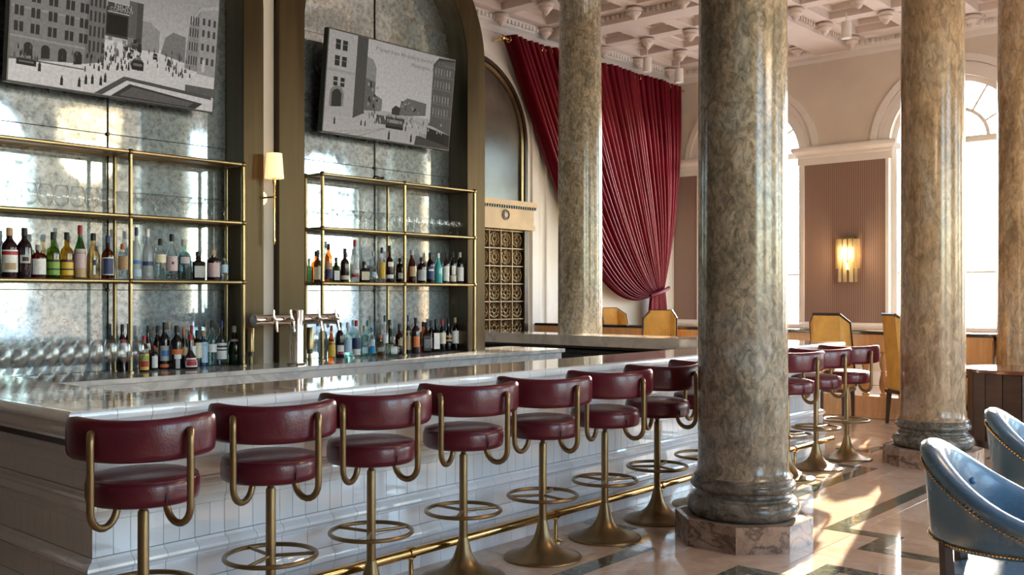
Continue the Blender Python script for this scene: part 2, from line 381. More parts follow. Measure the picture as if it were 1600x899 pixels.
for k, xc in enumerate(CX + [1.9]):
    for s in (-1, 1):
        yb, y2 = CYL + s * B1, CYL + s * B2
        for q in (-1, 1):
            xa, xb = xc + q * A1, xc + q * A2
            if xa < 3.0 or xb > 12.2: continue
            lo, hi = sorted((yb - s * SW / 2, y2 + s * SW / 2)); strip(xa - SW / 2, xa + SW / 2, lo, hi)
            l2, h2 = sorted((xa - q * SW / 2, xb - q * SW / 2)); strip(l2, h2, y2 - SW / 2, y2 + SW / 2)
            far = CYL + s * (2.9 if s < 0 else 1.0 if xc < 9 else 3.6)
            l3, h3 = sorted((y2 + s * SW / 2, far)); 
            if h3 - l3 > .05: strip(xb - SW / 2, xb + SW / 2, l3, h3)
CXX = [1.9] + CX
for a, b in zip(CXX[:-1], CXX[1:]):
    for s in (-1, 1): strip(max(2.42, a + A1 + SW / 2), b - A1 - SW / 2, CYL + s * B1 - SW / 2, CYL + s * B1 + SW / 2)

# ---- walls
def arch_wall(name, to, u0, u1, centres, r, spr, sill, ztop, m, parent=None):
    """to(u, t, z) -> world; t = 0 inner face, t = thickness"""
    T = .28; mb = MB()
    def bx(a, b, z0, z1):
        if b - a < 1e-4: return
        v = [to(u, t, z) for z in (z0, z1) for u, t in ((a, 0), (b, 0), (b, T), (a, T))]
        mb.add(v, [(3, 2, 1, 0), (4, 5, 6, 7), (0, 1, 5, 4), (1, 2, 6, 5), (2, 3, 7, 6), (3, 0, 4, 7)])
    cs = sorted(centres); e = u0
    for c in cs:
        r = centres[c] if isinstance(centres, dict) else r
        bx(e, c - r, 0, ztop); bx(c - r, c + r, 0, sill)
        n = 28; v = []; f = []
        for i in range(n + 1):
            a = pi - pi * i / n; u = c + r * cos(a); z = spr + r * sin(a)
            v += [to(u, 0, z), to(u, 0, ztop), to(u, T, z), to(u, T, ztop)]
        for i in range(n):
            p, q = 4 * i, 4 * i + 4
            f += [(p, q, q + 1, p + 1), (p + 2, p + 3, q + 3, q + 2), (p, p + 2, q + 2, q)]
        mb.add(v, f); e = c + r
    bx(e, u1, 0, ztop)
    o = mb.build(name, m, parent); return struct(o) if parent is None else o
toE = lambda u, t, z: (XW + t, u, z)
toS = lambda u, t, z: (u, YS - t, z)
w_e = arch_wall('wall_east', toE, YS, YW, WIN, WR, SPR, SILL, ZC, M['wall'])
w_s = arch_wall('wall_south', toS, XE, XW, WINS, 1.0, 3.9, .6, ZC, M['wallw'])
w_n = struct(MB().box(XE, XW, YW, YW + .28, 0, ZC).build('wall_north', M['wallw']))
w_w = struct(MB().box(XE - .28, XE, YS - .28, YW + .28, 0, ZC).build('wall_west_shading', M['darkwood']))  # unseen; placed close and dark to shade the left end of the bar

def window(n, to, c, r, spr, sill, frost=True, mould=True):
    o = bpy.data.objects.new('window_%d' % n, None); COL.objects.link(o); struct(o)
    def seg(mb, pts, hw, t0, t1):      # flat bar following a poly line in the wall plane
        for (ua, za), (ub, zb) in zip(pts[:-1], pts[1:]):
            L = math.hypot(ub - ua, zb - za); nx, nz_ = -(zb - za) / L * hw, (ub - ua) / L * hw
            q = [(ua + nx, za + nz_), (ub + nx, zb + nz_), (ub - nx, zb - nz_), (ua - nx, za - nz_)]
            v = [to(u, t, z) for t in (t0, t1) for u, z in q]
            mb.add(v, [(0, 1, 2, 3), (7, 6, 5, 4), (0, 4, 5, 1), (1, 5, 6, 2), (2, 6, 7, 3), (3, 7, 4, 0)])
    arc = lambda R, k=24: [(c + R * cos(pi - pi * i / k), spr + R * sin(pi - pi * i / k)) for i in range(k + 1)]
    f = MB(); seg(f, [(c - r + .04, sill)] + arc(r - .04) + [(c + r - .04, sill)], .045, .08, .17)
    seg(f, [(c - r, spr - .02), (c + r, spr - .02)], .05, .07, .17); f.build('window_frame', M['trim'], o)
    for k, an in enumerate((30, 60, 90, 120, 150)):
        a = radians(an); b = MB(); seg(b, [(c + .48 * r * cos(a), spr + .48 * r * sin(a)), (c + (r - .05) * cos(a), spr + (r - .05) * sin(a))], .016, .10, .14); b.build('muntin', M['trim'], o)
    b = MB(); seg(b, arc(.48 * r), .028, .095, .145); b.build('fan_arc', M['trim'], o)
    b = MB(); seg(b, [(c, sill), (c, spr)], .022, .10, .14); b.build('mullion', M['trim'], o)
    b = MB(); seg(b, [(c - r, 1.85), (c + r, 1.85)], .018, .10, .14); b.build('glazing_bar', M['trim'], o)
    zf = 1.83 if frost else sill
    for s in (-1, 1):
        us = sorted((c, c + s * (r - .05)))
        v = [to(us[0], .12, zf), to(us[1], .12, zf), to(us[1], .12, spr - .04), to(us[0], .12, spr - .04)]
        MB().add(v, [(0, 1, 2, 3)]).build('pane', M['pane'], o)
        if frost:
            v = [to(us[0], .12, sill + .03), to(us[1], .12, sill + .03), to(us[1], .12, zf), to(us[0], .12, zf)]
            MB().add(v, [(0, 1, 2, 3)]).build('frosted_pane', M['frost'], o)
    p = arc(r - .05); v = [to(u, .12, z) for u, z in p] + [to(c, .12, spr)]
    MB().add(v, [(i, i + 1, len(p)) for i in range(len(p) - 1)]).build('pane', M['pane'], o)
    s_ = MB(); v = [to(u, t, z) for z in (sill - .05, sill) for u, t in ((c - r - .08, -.10), (c + r + .08, -.10), (c + r + .08, .1), (c - r - .08, .1))]
    s_.add(v, [(3, 2, 1, 0), (4, 5, 6, 7), (0, 1, 5, 4), (1, 2, 6, 5), (2, 3, 7, 6), (3, 0, 4, 7)]); s_.build('window_sill', M['trim'], o)
    if mould:    # stepped archivolt
        for R, hw, t0 in ((r + .055, .055, -.035), (r + .15, .05, -.02), (r + .265, .055, -.05)):
            b = MB(); seg(b, arc(R, 40), hw, t0, .03); b.build('archivolt', M['trim'], o)
    return o
for i, c in enumerate(WIN): window(i + 1, toE, c, WR, SPR, SILL)
for i, c in enumerate(WINS): window(i + 5, toS, c, WINS[c], 3.9, .6, frost=False)

# ---- voile cafe curtains in the lounge windows behind the camera (all but the first show in the mirrors)
for i, (c, WSR) in enumerate(WINS.items()):
    t = thing('cafe_curtain', 'white voile cafe curtain in the %s lounge window, seen at most in the mirrors' % ('added first', 'second', 'third', 'fourth')[i], 'curtain', (c, YS + .06, 0))
    n = 160; v = []; f = []
    for z in (.08, 1.0, 1.72):
        for k in range(n + 1):
            u = k / n; v.append((-WSR - .05 + (2 * WSR + .1) * u, .022 * sin(2 * pi * 26 * u + sin(7 * u)), z))
    for j in range(2):
        for k in range(n): f.append((j * (n + 1) + k, j * (n + 1) + k + 1, (j + 1) * (n + 1) + k + 1, (j + 1) * (n + 1) + k))
    MB().add(v, f).build('voile', M['voile'], t, True, auto=180)
    MB().tube([(-WSR - .1, 0, 1.73), (WSR + .1, 0, 1.73)], .012, 8).build('rod', M['brass'], t, True)

# ---- window wall dressing: fabric panels, white framing, impost cornices
def wall_panel(n, y0, y1):
    o = bpy.data.objects.new('trim_%d' % n, None); COL.objects.link(o); struct(o)
    MB().box(XW - .012, XW, y0, y1, 1.02, 3.74).build('fabric_panel', M['stripe'], o)
    for a, b in ((y0 - .055, y0), (y1, y1 + .055)): MB().box(XW - .04, XW, a, b, 1.02, 3.75).build('panel_stile', M['trim'], o)
    pr = [(0, 3.74), (.05, 3.74), (.05, 3.86), (.07, 3.88), (.075, 3.92), (.13, 3.97), (.14, 4.0), (.14, 4.03), (.11, 4.05), (0, 4.06)]
    mb = MB().sweep(pr, [(XW, y0 - .06, -1, -1), (XW, y1 + .06, -1, 1)]); mb.build('impost_cornice', M['trim'], o)
    for a in [y0 + .02 + .045 * k for k in range(int((y1 - y0) / .045))]:
        pass
    pr = [(0, .93), (.07, .93), (.09, .96), (.09, .99), (.05, 1.02), (0, 1.03)]
    MB().sweep(pr, [(XW, y0 - .06, -1, 0), (XW, y1 + .06, -1, 0)]).build('dado_rail', M['trim'], o)
wall_panel(1, 5.93, 7.34); wall_panel(2, 9.46, 9.98); wall_panel(3, 2.40, 3.81); wall_panel(4, -1.13, .28)
struct(MB().box(XW - .03, XW, YS, YW, 0, .22).build('baseboard_east', M['trim']))

# ---- crown cornices
crown = [(0, 5.50), (.03, 5.50), (.04, 5.54), (.04, 5.60), (.09, 5.64), (.10, 5.68), (.10, 5.72), (.22, 5.82), (.24, 5.86), (.24, 5.90), (.30, 5.95), (0, 5.95)]
ro = struct(MB().sweep(crown, [(XE, YW, 0, -1), (XW, YW, -1, -1), (XW, YS, -1, 1), (XE, YS, 0, 1)]).build('trim_5', M['trim']))
d = MB()
x = 9.0
while x < 15.9: d.box(x, x + .05, YW - .135, YW - .09, 5.66, 5.72); x += .085
y = 2.0
while y < 9.9: d.box(XW - .135, XW - .09, y, y + .05, 5.66, 5.72); y += .085
tag(d.build('dentil_course', M['trim'], ro), kind='stuff')

# ---- ceiling: slab, main beams, coffer ribs, rosettes, dentils
ce = struct(MB().box(XE - .28, XW + .28, YS - .28, YW + .28, ZC, ZC + .2).build('ceiling', M['ceil']))
XB = [(-2.6, -2.2), (1.1, 1.5), (4.8, 5.2), (8.5, 8.9), (12.2, 12.6)]; YB = [(-3.7, -3.1), (-.4, .2), (2.65, 3.2), (6.5, 7.1)]
for a, b in XB: MB().box(a, b, YS, YW, 5.62, ZC).build('main_beam', M['ceil'], ce)
for a, b in YB: MB().box(XE, XW, a, b, 5.615, ZC).build('main_beam', M['ceil'], ce)
ros = MB().lathe([(.05, 5.74), (.12, 5.73), (.13, 5.70), (.10, 5.685), (.105, 5.66), (.08, 5.63), (.06, 5.62), (.05, 5.59), (.02, 5.56), (.001, 5.55)], 16).mesh('rosette', M['ceil'], True)
dent = MB()
def bay(x0, x1, y0, y1, xs, ys):
    for x in xs:
        MB().box(x - .12, x + .12, y0, y1, 5.75, ZC).build('coffer_rib', M['ceil'], ce); MB().box(x - .19, x + .19, y0, y1, 5.86, ZC).build('coffer_step', M['ceil'], ce)
    for y in ys:
        MB().box(x0, x1, y - .12, y + .12, 5.748, ZC).build('coffer_rib', M['ceil'], ce); MB().box(x0, x1, y - .19, y + .19, 5.858, ZC).build('coffer_step', M['ceil'], ce)
        for x in xs: link('rosette', ros, ce, (x, y, 0))
    k = x0 + .03
    while k < x1 - .05:
        for y, s in ((y0, 1), (y1, -1)): a, b = sorted((y, y + s * .05)); dent.box(k, k + .045, a, b, 5.68, 5.74)
        k += .09
    k = y0 + .03
    while k < y1 - .05:
        for x, s in ((x0, 1), (x1, -1)): a, b = sorted((x, x + s * .05)); dent.box(a, b, k, k + .045, 5.68, 5.74)
        k += .09
    # small relief boxes inside every coffer
    xx = sorted([x0] + list(xs) + [x1]); yy = sorted([y0] + list(ys) + [y1])
XS2 = [13.65, 14.7, 15.75]; XS1 = [9.0, 9.95, 10.99, 12.05]; YS2 = [7.3, 8.13, 8.95, 9.83]; YS1 = [3.55, 4.48, 5.4, 6.35]
bay(12.6, XW, 7.1, YW, XS2, YS2); bay(12.6, XW, 3.2, 6.5, XS2, YS1); bay(8.9, 12.2, 7.1, YW, XS1, YS2); bay(8.9, 12.2, 3.2, 6.5, XS1, YS1)
bay(12.6, XW, .2, 2.65, XS2, [.55, 1.4, 2.3])
tag(dent.build('dentil_moulding', M['ceil'], ce), kind='stuff')

# ---- columns
shaft_pr = [(.30, .40), (.285, .415), (.274, .44), (.27, .50), (.270, 1.2), (.268, 2.4), (.264, 3.6), (.256, 4.7), (.25, 5.05), (.27, 5.08), (.28, 5.12)]
base_pr = [(.29, .155), (.315, .16), (.335, .185), (.342, .215), (.335, .245), (.315, .268), (.300, .272), (.300, .284), (.288, .292), (.282, .305), (.288, .318), (.305, .322), (.316, .335), (.318, .35), (.312, .365), (.298, .375), (.298, .392), (.30, .40), (.20, .40)]
cap_pr = [(.26, 5.10), (.30, 5.14), (.31, 5.18), (.30, 5.22), (.34, 5.28), (.40, 5.36), (.42, 5.42), (.42, 5.62), (.1, 5.62)]
shaft_me = MB().lathe(shaft_pr, 48).mesh('shaft', M['shaft'], True)
shaft_warm_lit = MB().lathe(shaft_pr, 48).mesh('shaft', M['shaftwarmlit'], True)
base_me = MB().lathe(base_pr, 48).mesh('moulded_base', M['colbase'], True, auto=50)
cap_me = MB().lathe(cap_pr, 32).mesh('capital', M['ceil'], True)
oc = [(.415 * cos(radians(22.5 + 45 * k)), .415 * sin(radians(22.5 + 45 * k))) for k in range(8)]
facet_me = []
pl_me = MB().prism([(p[0] * .985, p[1] * .985) for p in oc], 0, .156).mesh('plinth_core', M['joint'])
def slab_me():
    a = .415 * cos(radians(22.5)); h = .415 * sin(radians(22.5))
    return MB().add([(a - .03, -h + .013, .0), (a - .03, h - .013, .0), (a, h - .001, 0), (a, -h + .001, 0), (a - .03, -h + .013, .158), (a - .03, h - .013, .158), (a, h - .001, .158), (a, -h + .001, .158)],
                    [(0, 1, 2, 3), (4, 5, 6, 7), (0, 1, 5, 4), (1, 2, 6, 5), (2, 3, 7, 6), (3, 0, 4, 7)]).mesh('plinth_slab', M['plinth'])
slab = slab_me()
for lab, x, y in (('thick grey green marble column with octagonal plinth, nearest, beside the row of stools', CX[0], CYL),
                  ('tan and grey marble column in front of the sunlit window, right of the bar end', CX[1], CYL),
                  ('marble column cut by the right edge of the picture, behind the dark drum table', CX[2], CYL),
                  ('slimmer looking marble column behind the far arm of the bar, beside the red curtain', 9.5, 7.2)):
    t = thing('marble_column', lab, 'column', (x, y, 0), 0, 'marble columns of the hall')
    link('shaft', shaft_warm_lit if x > 8.5 and y < 5 else shaft_me, t, rz=x * 2.1); link('moulded_base', base_me, t); link('capital', cap_me, t); link('plinth_core', pl_me, t)
    for k in range(8): link('plinth_slab', slab, t, rz=radians(45 * k))

# ---- oak balustrade in front of the window wall
BX = 12.0
b = thing('balustrade', 'honey oak balustrade with turned balusters and black marble cap', 'balustrade', (BX, 0, 0))
MB().cbox(-.13, .17, 3.16, 9.9, 1.01, 1.05, .006).build('black_cap', M['blackstone'], b)
MB().box(-.09, .13, 3.16, 9.9, .80, 1.01).build('top_rail', M['wood'], b)
MB().box(-.11, .15, 3.16, 9.9, .97, 1.01).build('rail_moulding', M['wood'], b)
MB().box(-.10, .14, 3.32, 9.9, 0, .25).build('base_rail', M['wood'], b)
MB().box(-.12, .16, 3.32, 9.9, 0, .05).build('skirting', M['wood'], b)
bal = MB().lathe([(.045, .25), (.045, .28), (.03, .285), (.028, .30), (.05, .34), (.058, .40), (.05, .46), (.034, .52), (.03, .535), (.04, .54), (.04, .55), (.03, .555), (.034, .57), (.05, .63), (.055, .68), (.045, .73), (.03, .76), (.03, .77), (.045, .775), (.045, .80)], 14).mesh('baluster', M['wood'], True)
y = 4.0
ped = [(3.32, 3.88), (6.3, 6.75), (9.35, 9.9)]
while y < 9.3:
    if not any(a - .08 < y < c + .08 for a, c in ped): link('baluster', bal, b, (.02, y, 0))
    y += .222
MB().box(-.114, .154, 3.17, 3.32, .42, .97).build('pedestal', M['wood'], b)
for a, c in ped:
    MB().box(-.115, .155, a, c, .25, .97).build('pedestal', M['wood'], b); MB().box(-.122, -.115, a + .07, c - .07, .32, .90).build('pedestal_panel', M['wood'], b)

# ---- arched doorway with bronze grille on the curtain wall
GX1, GR, GS = 11.72, 1.25, 3.85; GC = GX1 - GR
g = struct(bpy.data.objects.new('door_1', None)); COL.objects.link(g)
YG = YW
def arch_pts(R, k=28): return [(GC + R * cos(pi * i / k), GS + R * sin(pi * i / k)) for i in range(k + 1)]
v = [(x, YG - .03, z) for x, z in arch_pts(GR - .1)]
fan = MB().add(v + [(GC - GR + .1, YG - .03, 2.94), (GC + GR - .1, YG - .03, 2.94)], [tuple(range(len(v) + 2))]); fan.build('fanlight_glass', pmat('dark_fanlight_glass', (.075, .06, .05), .18, var=.5, scale=1.2), g)
for R, hw, y0, m in ((GR + .04, .05, .06, 'trim'), (GR - .03, .03, .09, 'darkwood'), (GR - .10, .03, .07, 'oldbrass')):
    p = [(GC + R, 2.94)] + arch_pts(R) + [(GC - R, 2.94)]
    mb = MB()
    for (xa, za), (xb, zb) in zip(p[:-1], p[1:]):
        L = math.hypot(xb - xa, zb - za); nx, nz_ = -(zb - za) / L * hw, (xb - xa) / L * hw
        q = [(xa + nx, za + nz_), (xb + nx, zb + nz_), (xb - nx, zb - nz_), (xa - nx, za - nz_)]
        vv = [(x, yy, z) for yy in (YG - y0, YG) for x, z in q]
        mb.add(vv, [(0, 1, 2, 3), (7, 6, 5, 4), (0, 4, 5, 1), (1, 5, 6, 2), (2, 6, 7, 3), (3, 7, 4, 0)])
    mb.build('arch_moulding', M[m], g)
gold = pmat('gilded_oak', (.40, .25, .11), .40, .1, var=.15, scale=4)
MB().box(GC - GR - .02, GX1 + .06, YG - .16, YG, 2.56, 2.86).build('header', gold, g)
MB().box(GC - GR - .05, GX1 + .10, YG - .20, YG, 2.86, 2.94).build('header_cornice', gold, g)
MB().box(GC - GR - .03, GX1 + .07, YG - .18, YG, 2.50, 2.57).build('header_bead', gold, g)
dd = MB(); x = GC
while x < GX1 + .08: dd.box(x, x + .03, YG - .185, YG - .15, 2.82, 2.86); x += .055
tag(dd.build('header_dentils', M['darkwood'], g), kind='stuff')
ex = x_at(791, YG - .17); 
MB().ring(.075, .010, (ex, YG - .165, 2.715), 28, 6, 'y').build('emblem_ring', M['darkwood'], g)
p = [(ex + .042 * cos(radians(a)), YG - .165, 2.715 + .055 * sin(radians(a))) for a in range(50, 311, 10)]
MB().tube(p, .010, 6).build('emblem_letter_c', M['darkwood'], g)
for xx in (GC - GR, GX1 - .09): MB().box(xx, xx + .09, YG - .10, YG, 0, 2.5).build('door_jamb', M['darkwood'], g)
MB().box(GC - GR + .09, GX1 - .09, YG - .02, YG, 0, 2.5).build('grille_backing', M['darkin'], g)
gr = MB()
for k in range(8): a = 2 * pi * k / 8; gr.tube([(.02 * cos(a), 0, .02 * sin(a)), (.115 * cos(a), 0, .115 * sin(a))], .007, 5)
gr.ring(.045, .010, (0, 0, 0), 16, 5, 'y'); gr.ring(.105, .009, (0, 0, 0), 20, 5, 'y')
for k in range(4): a = pi / 4 + pi / 2 * k; gr.ring(.032, .007, (.078 * cos(a), -.004, .078 * sin(a)), 12, 5, 'y')
for k in range(4): a = pi / 2 * k; gr.ring(.028, .007, (.075 * cos(a), -.004, .075 * sin(a)), 12, 5, 'y')
bronze = pmat('dark_bronze_casting', (.17, .11, .05), .35, 1.0, var=.25, scale=9)
gr_me = gr.mesh('grille_rosette', bronze, True)
GW, GH = .262, .272
for i in range(5):
    x = GX1 - .09 - GW * (i + .5)
    for j in range(9): link('grille_rosette', gr_me, g, (x, YG - .045, 2.48 - GH * (j + .5)))
    MB().box(x - GW / 2 - .007, x - GW / 2 + .007, YG - .075, YG - .02, 0, 2.5).build('grille_bar', gold, g)
for j in range(10): MB().box(GX1 - .09 - GW * 5, GX1 - .09, YG - .072, YG - .022, 2.48 - GH * j - .007, 2.48 - GH * j + .007).build('grille_bar', gold, g)
# white pilaster strips right of the doorway
tr6 = struct(bpy.data.objects.new('trim_6', None)); COL.objects.link(tr6)
for a, c, t in ((11.86, 12.02, .07), (12.06, 12.10, .04), (12.25, 12.29, .04)): MB().box(a, c, YG - t, YG, 0, 5.2).build('pilaster_strip', M['trim'], tr6)

# ---- outside: pavement and an iron fence, its pale colour standing in for window glare
struct(MB().box(XW + .3, 60, -40, 50, -.3, -.05).build('ground_1', M['street']))
struct(MB().box(-40, XW + .3, -50, YS - .3, -.3, -.05).build('ground_2', M['street']))
fe = thing('street_fence', 'glare-bleached iron street fence with spear finials seen through the windows', 'fence', (20.0, 0, 0))
for z in (1.3, 2.15): MB().box(-.015, .015, 3, 11, z - .02, z + .02).build('fence_rail', M['iron'], fe)
pk = MB().tube([(0, 0, -.05), (0, 0, 2.35)], .011, 6); pk.add([(0.03, 0, 2.35), (0, .03, 2.35), (-.03, 0, 2.35), (0, -.03, 2.35), (0, 0, 2.5), (0, 0, 2.3)], [(0, 1, 4), (1, 2, 4), (2, 3, 4), (3, 0, 4), (1, 0, 5), (2, 1, 5), (3, 2, 5), (0, 3, 5)])
pk_me = pk.mesh('picket', M['iron'])
for k in range(40): link('picket', pk_me, fe, (0, 3.05 + .2 * k, 0))

# ================================================================ the bar
YF, XL, XR = 3.945, 1.895, 8.98            # tiled faces
bar = thing('bar_counter', 'long bar front clad in white glazed moulded tiles', 'bar', (0, 0, 0))
MB().box(XL, XR, YF, 4.26, 0, .90).build('front_core', M['grout'], bar)
MB().box(XL, 2.2, 4.26, 6.25, 0, .90).build('side_core', M['grout'], bar)
MB().box(8.70, XR, 4.26, 8.6, 0, .90).build('far_core', M['darkin'], bar)
MB().box(1.80, 9.07, 3.85, 4.26, .882, .93).build('soffit_board', M['darkwood'], bar)
MB().box(1.80, 2.2, 4.26, 6.25, .882, .93).build('soffit_board', M['darkwood'], bar)
MB().box(8.70, 9.07, 4.26, 8.6, .882, .93).build('soffit_board', M['darkwood'], bar)
cap = [(0, 1.044), (.030, 1.044), (.041, 1.037), (.046, 1.022), (.043, 1.004), (.033, .992), (.028, .978), (.029, .965), (.026, .952), (.018, .942), (.018, .930), (.010, .926), (0, .926)]
rows = [('moulding_tile', .15, [(0, .882), (.055, .882), (.055, .868), (.045, .85), (.030, .835), (.020, .81), (.018, .772), (0, .772)]),
        ('face_tile', .15, [(0, .770), (.012, .770), (.014, .768), (.014, .687), (.012, .685), (0, .685)]),
        ('moulding_tile', .15, [(0, .683), (.016, .683), (.018, .672), (.036, .664), (.040, .654), (.036, .644), (.026, .638), (.030, .622), (.030, .606), (.022, .596), (.016, .575), (.016, .562), (0, .562)]),
        ('face_tile', .075, [(0, .560), (.012, .560), (.014, .558), (.014, .417), (.012, .415), (0, .415)]),
        ('moulding_tile', .15, [(0, .413), (.016, .413), (.022, .400), (.040, .392), (.050, .380), (.052, .368), (.044, .358), (.036, .352), (.034, .342), (0, .342)]),
        ('face_tile', .15, [(0, .340), (.030, .340), (.032, .338), (.032, .238), (.030, .236), (0, .236)]),
        ('moulding_tile', .15, [(0, .234), (.034, .234), (.040, .222), (.054, .208), (.060, .190), (.060, .172), (.050, .160), (.046, .140), (.046, .128), (0, .128)]),
        ('face_tile', .15, [(0, .126), (.043, .126), (.045, .124), (.045, .002), (.043, 0), (0, 0)])]
def tile_row(name, prof, mod, xa, xb, ya, yb, plane_y, plane_x, far_x):
    n = max(1, round((xb - xa) / mod)); L = (xb - xa) / n; g = .0012
    me = MB().sweep(prof, [(-L / 2 + g, 0, 0, -1), (L / 2 - g, 0, 0, -1)]).mesh(name, M['tile'], True, 28)
    for i in range(n): link(name, me, bar, (xa + L * (i + .5), plane_y, 0))
    n2 = max(1, round((yb - ya) / mod)); L2 = (yb - ya) / n2
    me2 = MB().sweep(prof, [(-L2 / 2 + g, 0, 0, -1), (L2 / 2 - g, 0, 0, -1)]).mesh(name, M['tile'], True, 28)
    for i in range(n2): link(name, me2, bar, (plane_x, ya + L2 * (i + .5), 0), -pi / 2)
    MB().sweep(prof, [(plane_x, plane_y, 0, -1), (plane_x, plane_y, -1, -1), (plane_x, plane_y, -1, 0)]).build('corner_tile', M['tile'], bar, True, auto=28)
    MB().sweep(prof, [(far_x, plane_y, 0, -1), (far_x, plane_y, 1, -1), (far_x, plane_y, 1, 0)]).build('corner_tile', M['tile'], bar, True, auto=28)
    MB().sweep(prof, [(far_x, plane_y, 1, 0), (far_x, 8.6, 1, 0)]).build('far_side_course', M['tile'], bar, True, auto=28)
tile_row('cap_tile', cap, .15, 1.75, 9.125, 3.80, 6.2, 3.80, 1.75, 9.125)
for nm, mod, pr in rows: tile_row(nm, pr, mod, XL, XR, YF, 6.2, YF, XL, XR)
for a, c in ((2.6, 4.1), (4.2, 5.7), (5.8, 7.2), (7.3, 8.5)): MB().box(a, c, 4.26, 4.34, .35, .86).build('under_bar_sink', M['darkin'], bar)
for a, c in ((4.6, 5.7), (5.9, 7.3)): MB().box(8.62, 8.70, a, c, .3, .84).build('under_bar_shelf', M['black'], bar)
for y in (5.75, 7.4): MB().tube([(8.60, y, .1), (8.60, y, .86)], .015, 8).build('under_bar_pipe', M['chrome'], bar, True)

tp = thing('marble_countertop', 'polished pale marble bar top running round three sides', 'countertop', (0, 0, 0))
MB().cbox(1.752, 9.123, 3.802, 4.31, .93, 1.0445, .002).build('front_slab', M['topmarble'], tp)
MB().cbox(1.752, 2.24, 4.312, 6.25, .93, 1.0445, .002).build('side_slab', M['topmarble'], tp)
MB().cbox(8.64, 9.123, 4.312, 8.6, .93, 1.0445, .002).build('far_slab', M['topmarble'], tp)

fr = thing('foot_rail', 'polished brass foot rail running along the bar front', 'rail', (0, 0, 0))
MB().tube([(1.75, 3.70, .168), (8.72, 3.70, .168)], .0245, 14).build('rail_tube', M['brass'], fr, True)
MB().ball((8.73, 3.70, .168), .025, 12, 8).build('end_cap', M['brass'], fr, True)
br = MB().lathe([(.042, 0), (.042, .006), (.030, .012), (.012, .018), (.011, .05), (.013, .09), (.011, .125), (.017, .14), (.014, .15)], 14)
pp = [(0, .031 * cos(2 * pi * k / 20), .168 + .031 * sin(2 * pi * k / 20)) for k in range(20)]
br_me = br.mesh('bracket', M['brass'], True); col_me = MB().tube([(-.016, 0, .168), (.016, 0, .168)], .031, 16).mesh('collar', M['brass'], True)
for px in (405, 642, 868, 1033, 1150, 1242):
    x = x_at(px, 3.70); link('bracket', br_me, fr, (x, 3.70, 0)); link('collar', col_me, fr, (x, 3.70, 0))

# ---- back counter
bc = thing('back_counter', 'grey veined marble back counter in front of the mirrors', 'counter', (0, 0, 0))
MB().cbox(1.0, 7.10, 5.55, 6.24, .968, 1.0, .003).build('counter_slab', M['backmarble'], bc)
MB().cbox(1.03, 7.07, 5.57, 6.24, .875, .968, .003).build('apron', M['backmarble'], bc)
MB().box(1.05, 7.05, 5.66, 6.24, 0, .875).build('cabinet_body', M['darkin'], bc)
for k in range(10): MB().cbox(1.08 + .6 * k, 1.65 + .6 * k, 5.64, 5.66, .06, .85, .004).build('cabinet_door', M['darkwood'], bc)

# ---- arched bronze portals with antique mirror
def portal_frame(lab, xc, r, wd, cat='mirror'):
    t = thing('arched_mirror', lab, cat, (xc, 0, 0)); zs = 3.55
    y0, y1 = 5.965, 6.20; n = 36
    inn = [(-r, 1.0), (-r, zs)] + [(-r * cos(pi * i / n), zs + r * sin(pi * i / n)) for i in range(1, n)] + [(r, zs), (r, 1.0)]
    R = r + wd
    out = [(-R, 1.0), (-R, zs)] + [(-R * cos(pi * i / n), zs + R * sin(pi * i / n)) for i in range(1, n)] + [(R, zs), (R, 1.0)]
    k = len(inn)
    def strip_(a, ya, b_, yb): 
        return MB().add([(x, ya, z) for x, z in a] + [(x, yb, z) for x, z in b_], [(i, i + 1, k + i + 1, k + i) for i in range(k - 1)])
    fr_ = strip_(inn, y0, out, y0); fr_.build('portal_face', M['portal'], t, True)
    strip_([(x * .9985, z) for x, z in inn], y0 + .004, inn, y1).build('portal_reveal', M['reveal'], t, True)
    strip_(out, y0, out, 6.45).build('portal_side', M['portal'], t, True)
    v = [(x, 6.45, z) for x, z in out]; MB().add(v, [tuple(range(k))]).build('backing', M['portal'], t)
    zr = [1.0, 1.53, 2.55, 3.56]
    g = .0018
    for s in (-1, 1):
        for a, b_ in zip(zr[:-1], zr[1:]):
            if b_ > zs: b_ = zs + .0
            xs = sorted((s * g, s * (r - g))); MB().cbox(xs[0], xs[1], 6.188, 6.198, a + g, b_ - g, .001).build('mirror_panel', M['mirror'], t)
        q = [(s * g, zs + g), (s * (r - g), zs + g)] + [(s * max(g, (r - g) * cos(pi / 2 * i / 16)), zs + (r - g) * sin(pi / 2 * i / 16)) for i in range(1, 17)]
        MB().add([(x, 6.188, z) for x, z in q], [tuple(range(len(q)))]).build('mirror_panel', M['mirror'], t)
    for z in zr[1:3]:
        MB().ball((0, 6.186, z), .013, 10, 6).build('stud', M['ball'], t, True)
    MB().box(-R + .02, R - .02, 6.201, 6.44, 1.0, zs).build('backing_board', M['darkin'], t)
    for o in t.children:          # the old panes hang about one degree out of true
        if o.name.startswith('mirror_panel'):
            xs = [v.co.x for v in o.data.vertices]; xm = (min(xs) + max(xs)) / 2
            for v in o.data.vertices: v.co.y += (v.co.x - xm) * math.tan(radians(.85))
    return t
portal_frame('tall antique mirror in a bronze arch, left one behind the longer row of glasses', 3.064, .88, .165)
portal_frame('tall antique mirror in a bronze arch, right one nearer the red curtain', 5.35, .88, .225)
struct(MB().box(4.112, 4.242, 6.03, 6.44, 1.0, 5.6).build('wall_pier', M['wall']))
struct(MB().box(-1.6, 2.0, 6.26, 6.44, 0, 5.6).build('wall_left_of_mirror', M['wall']))

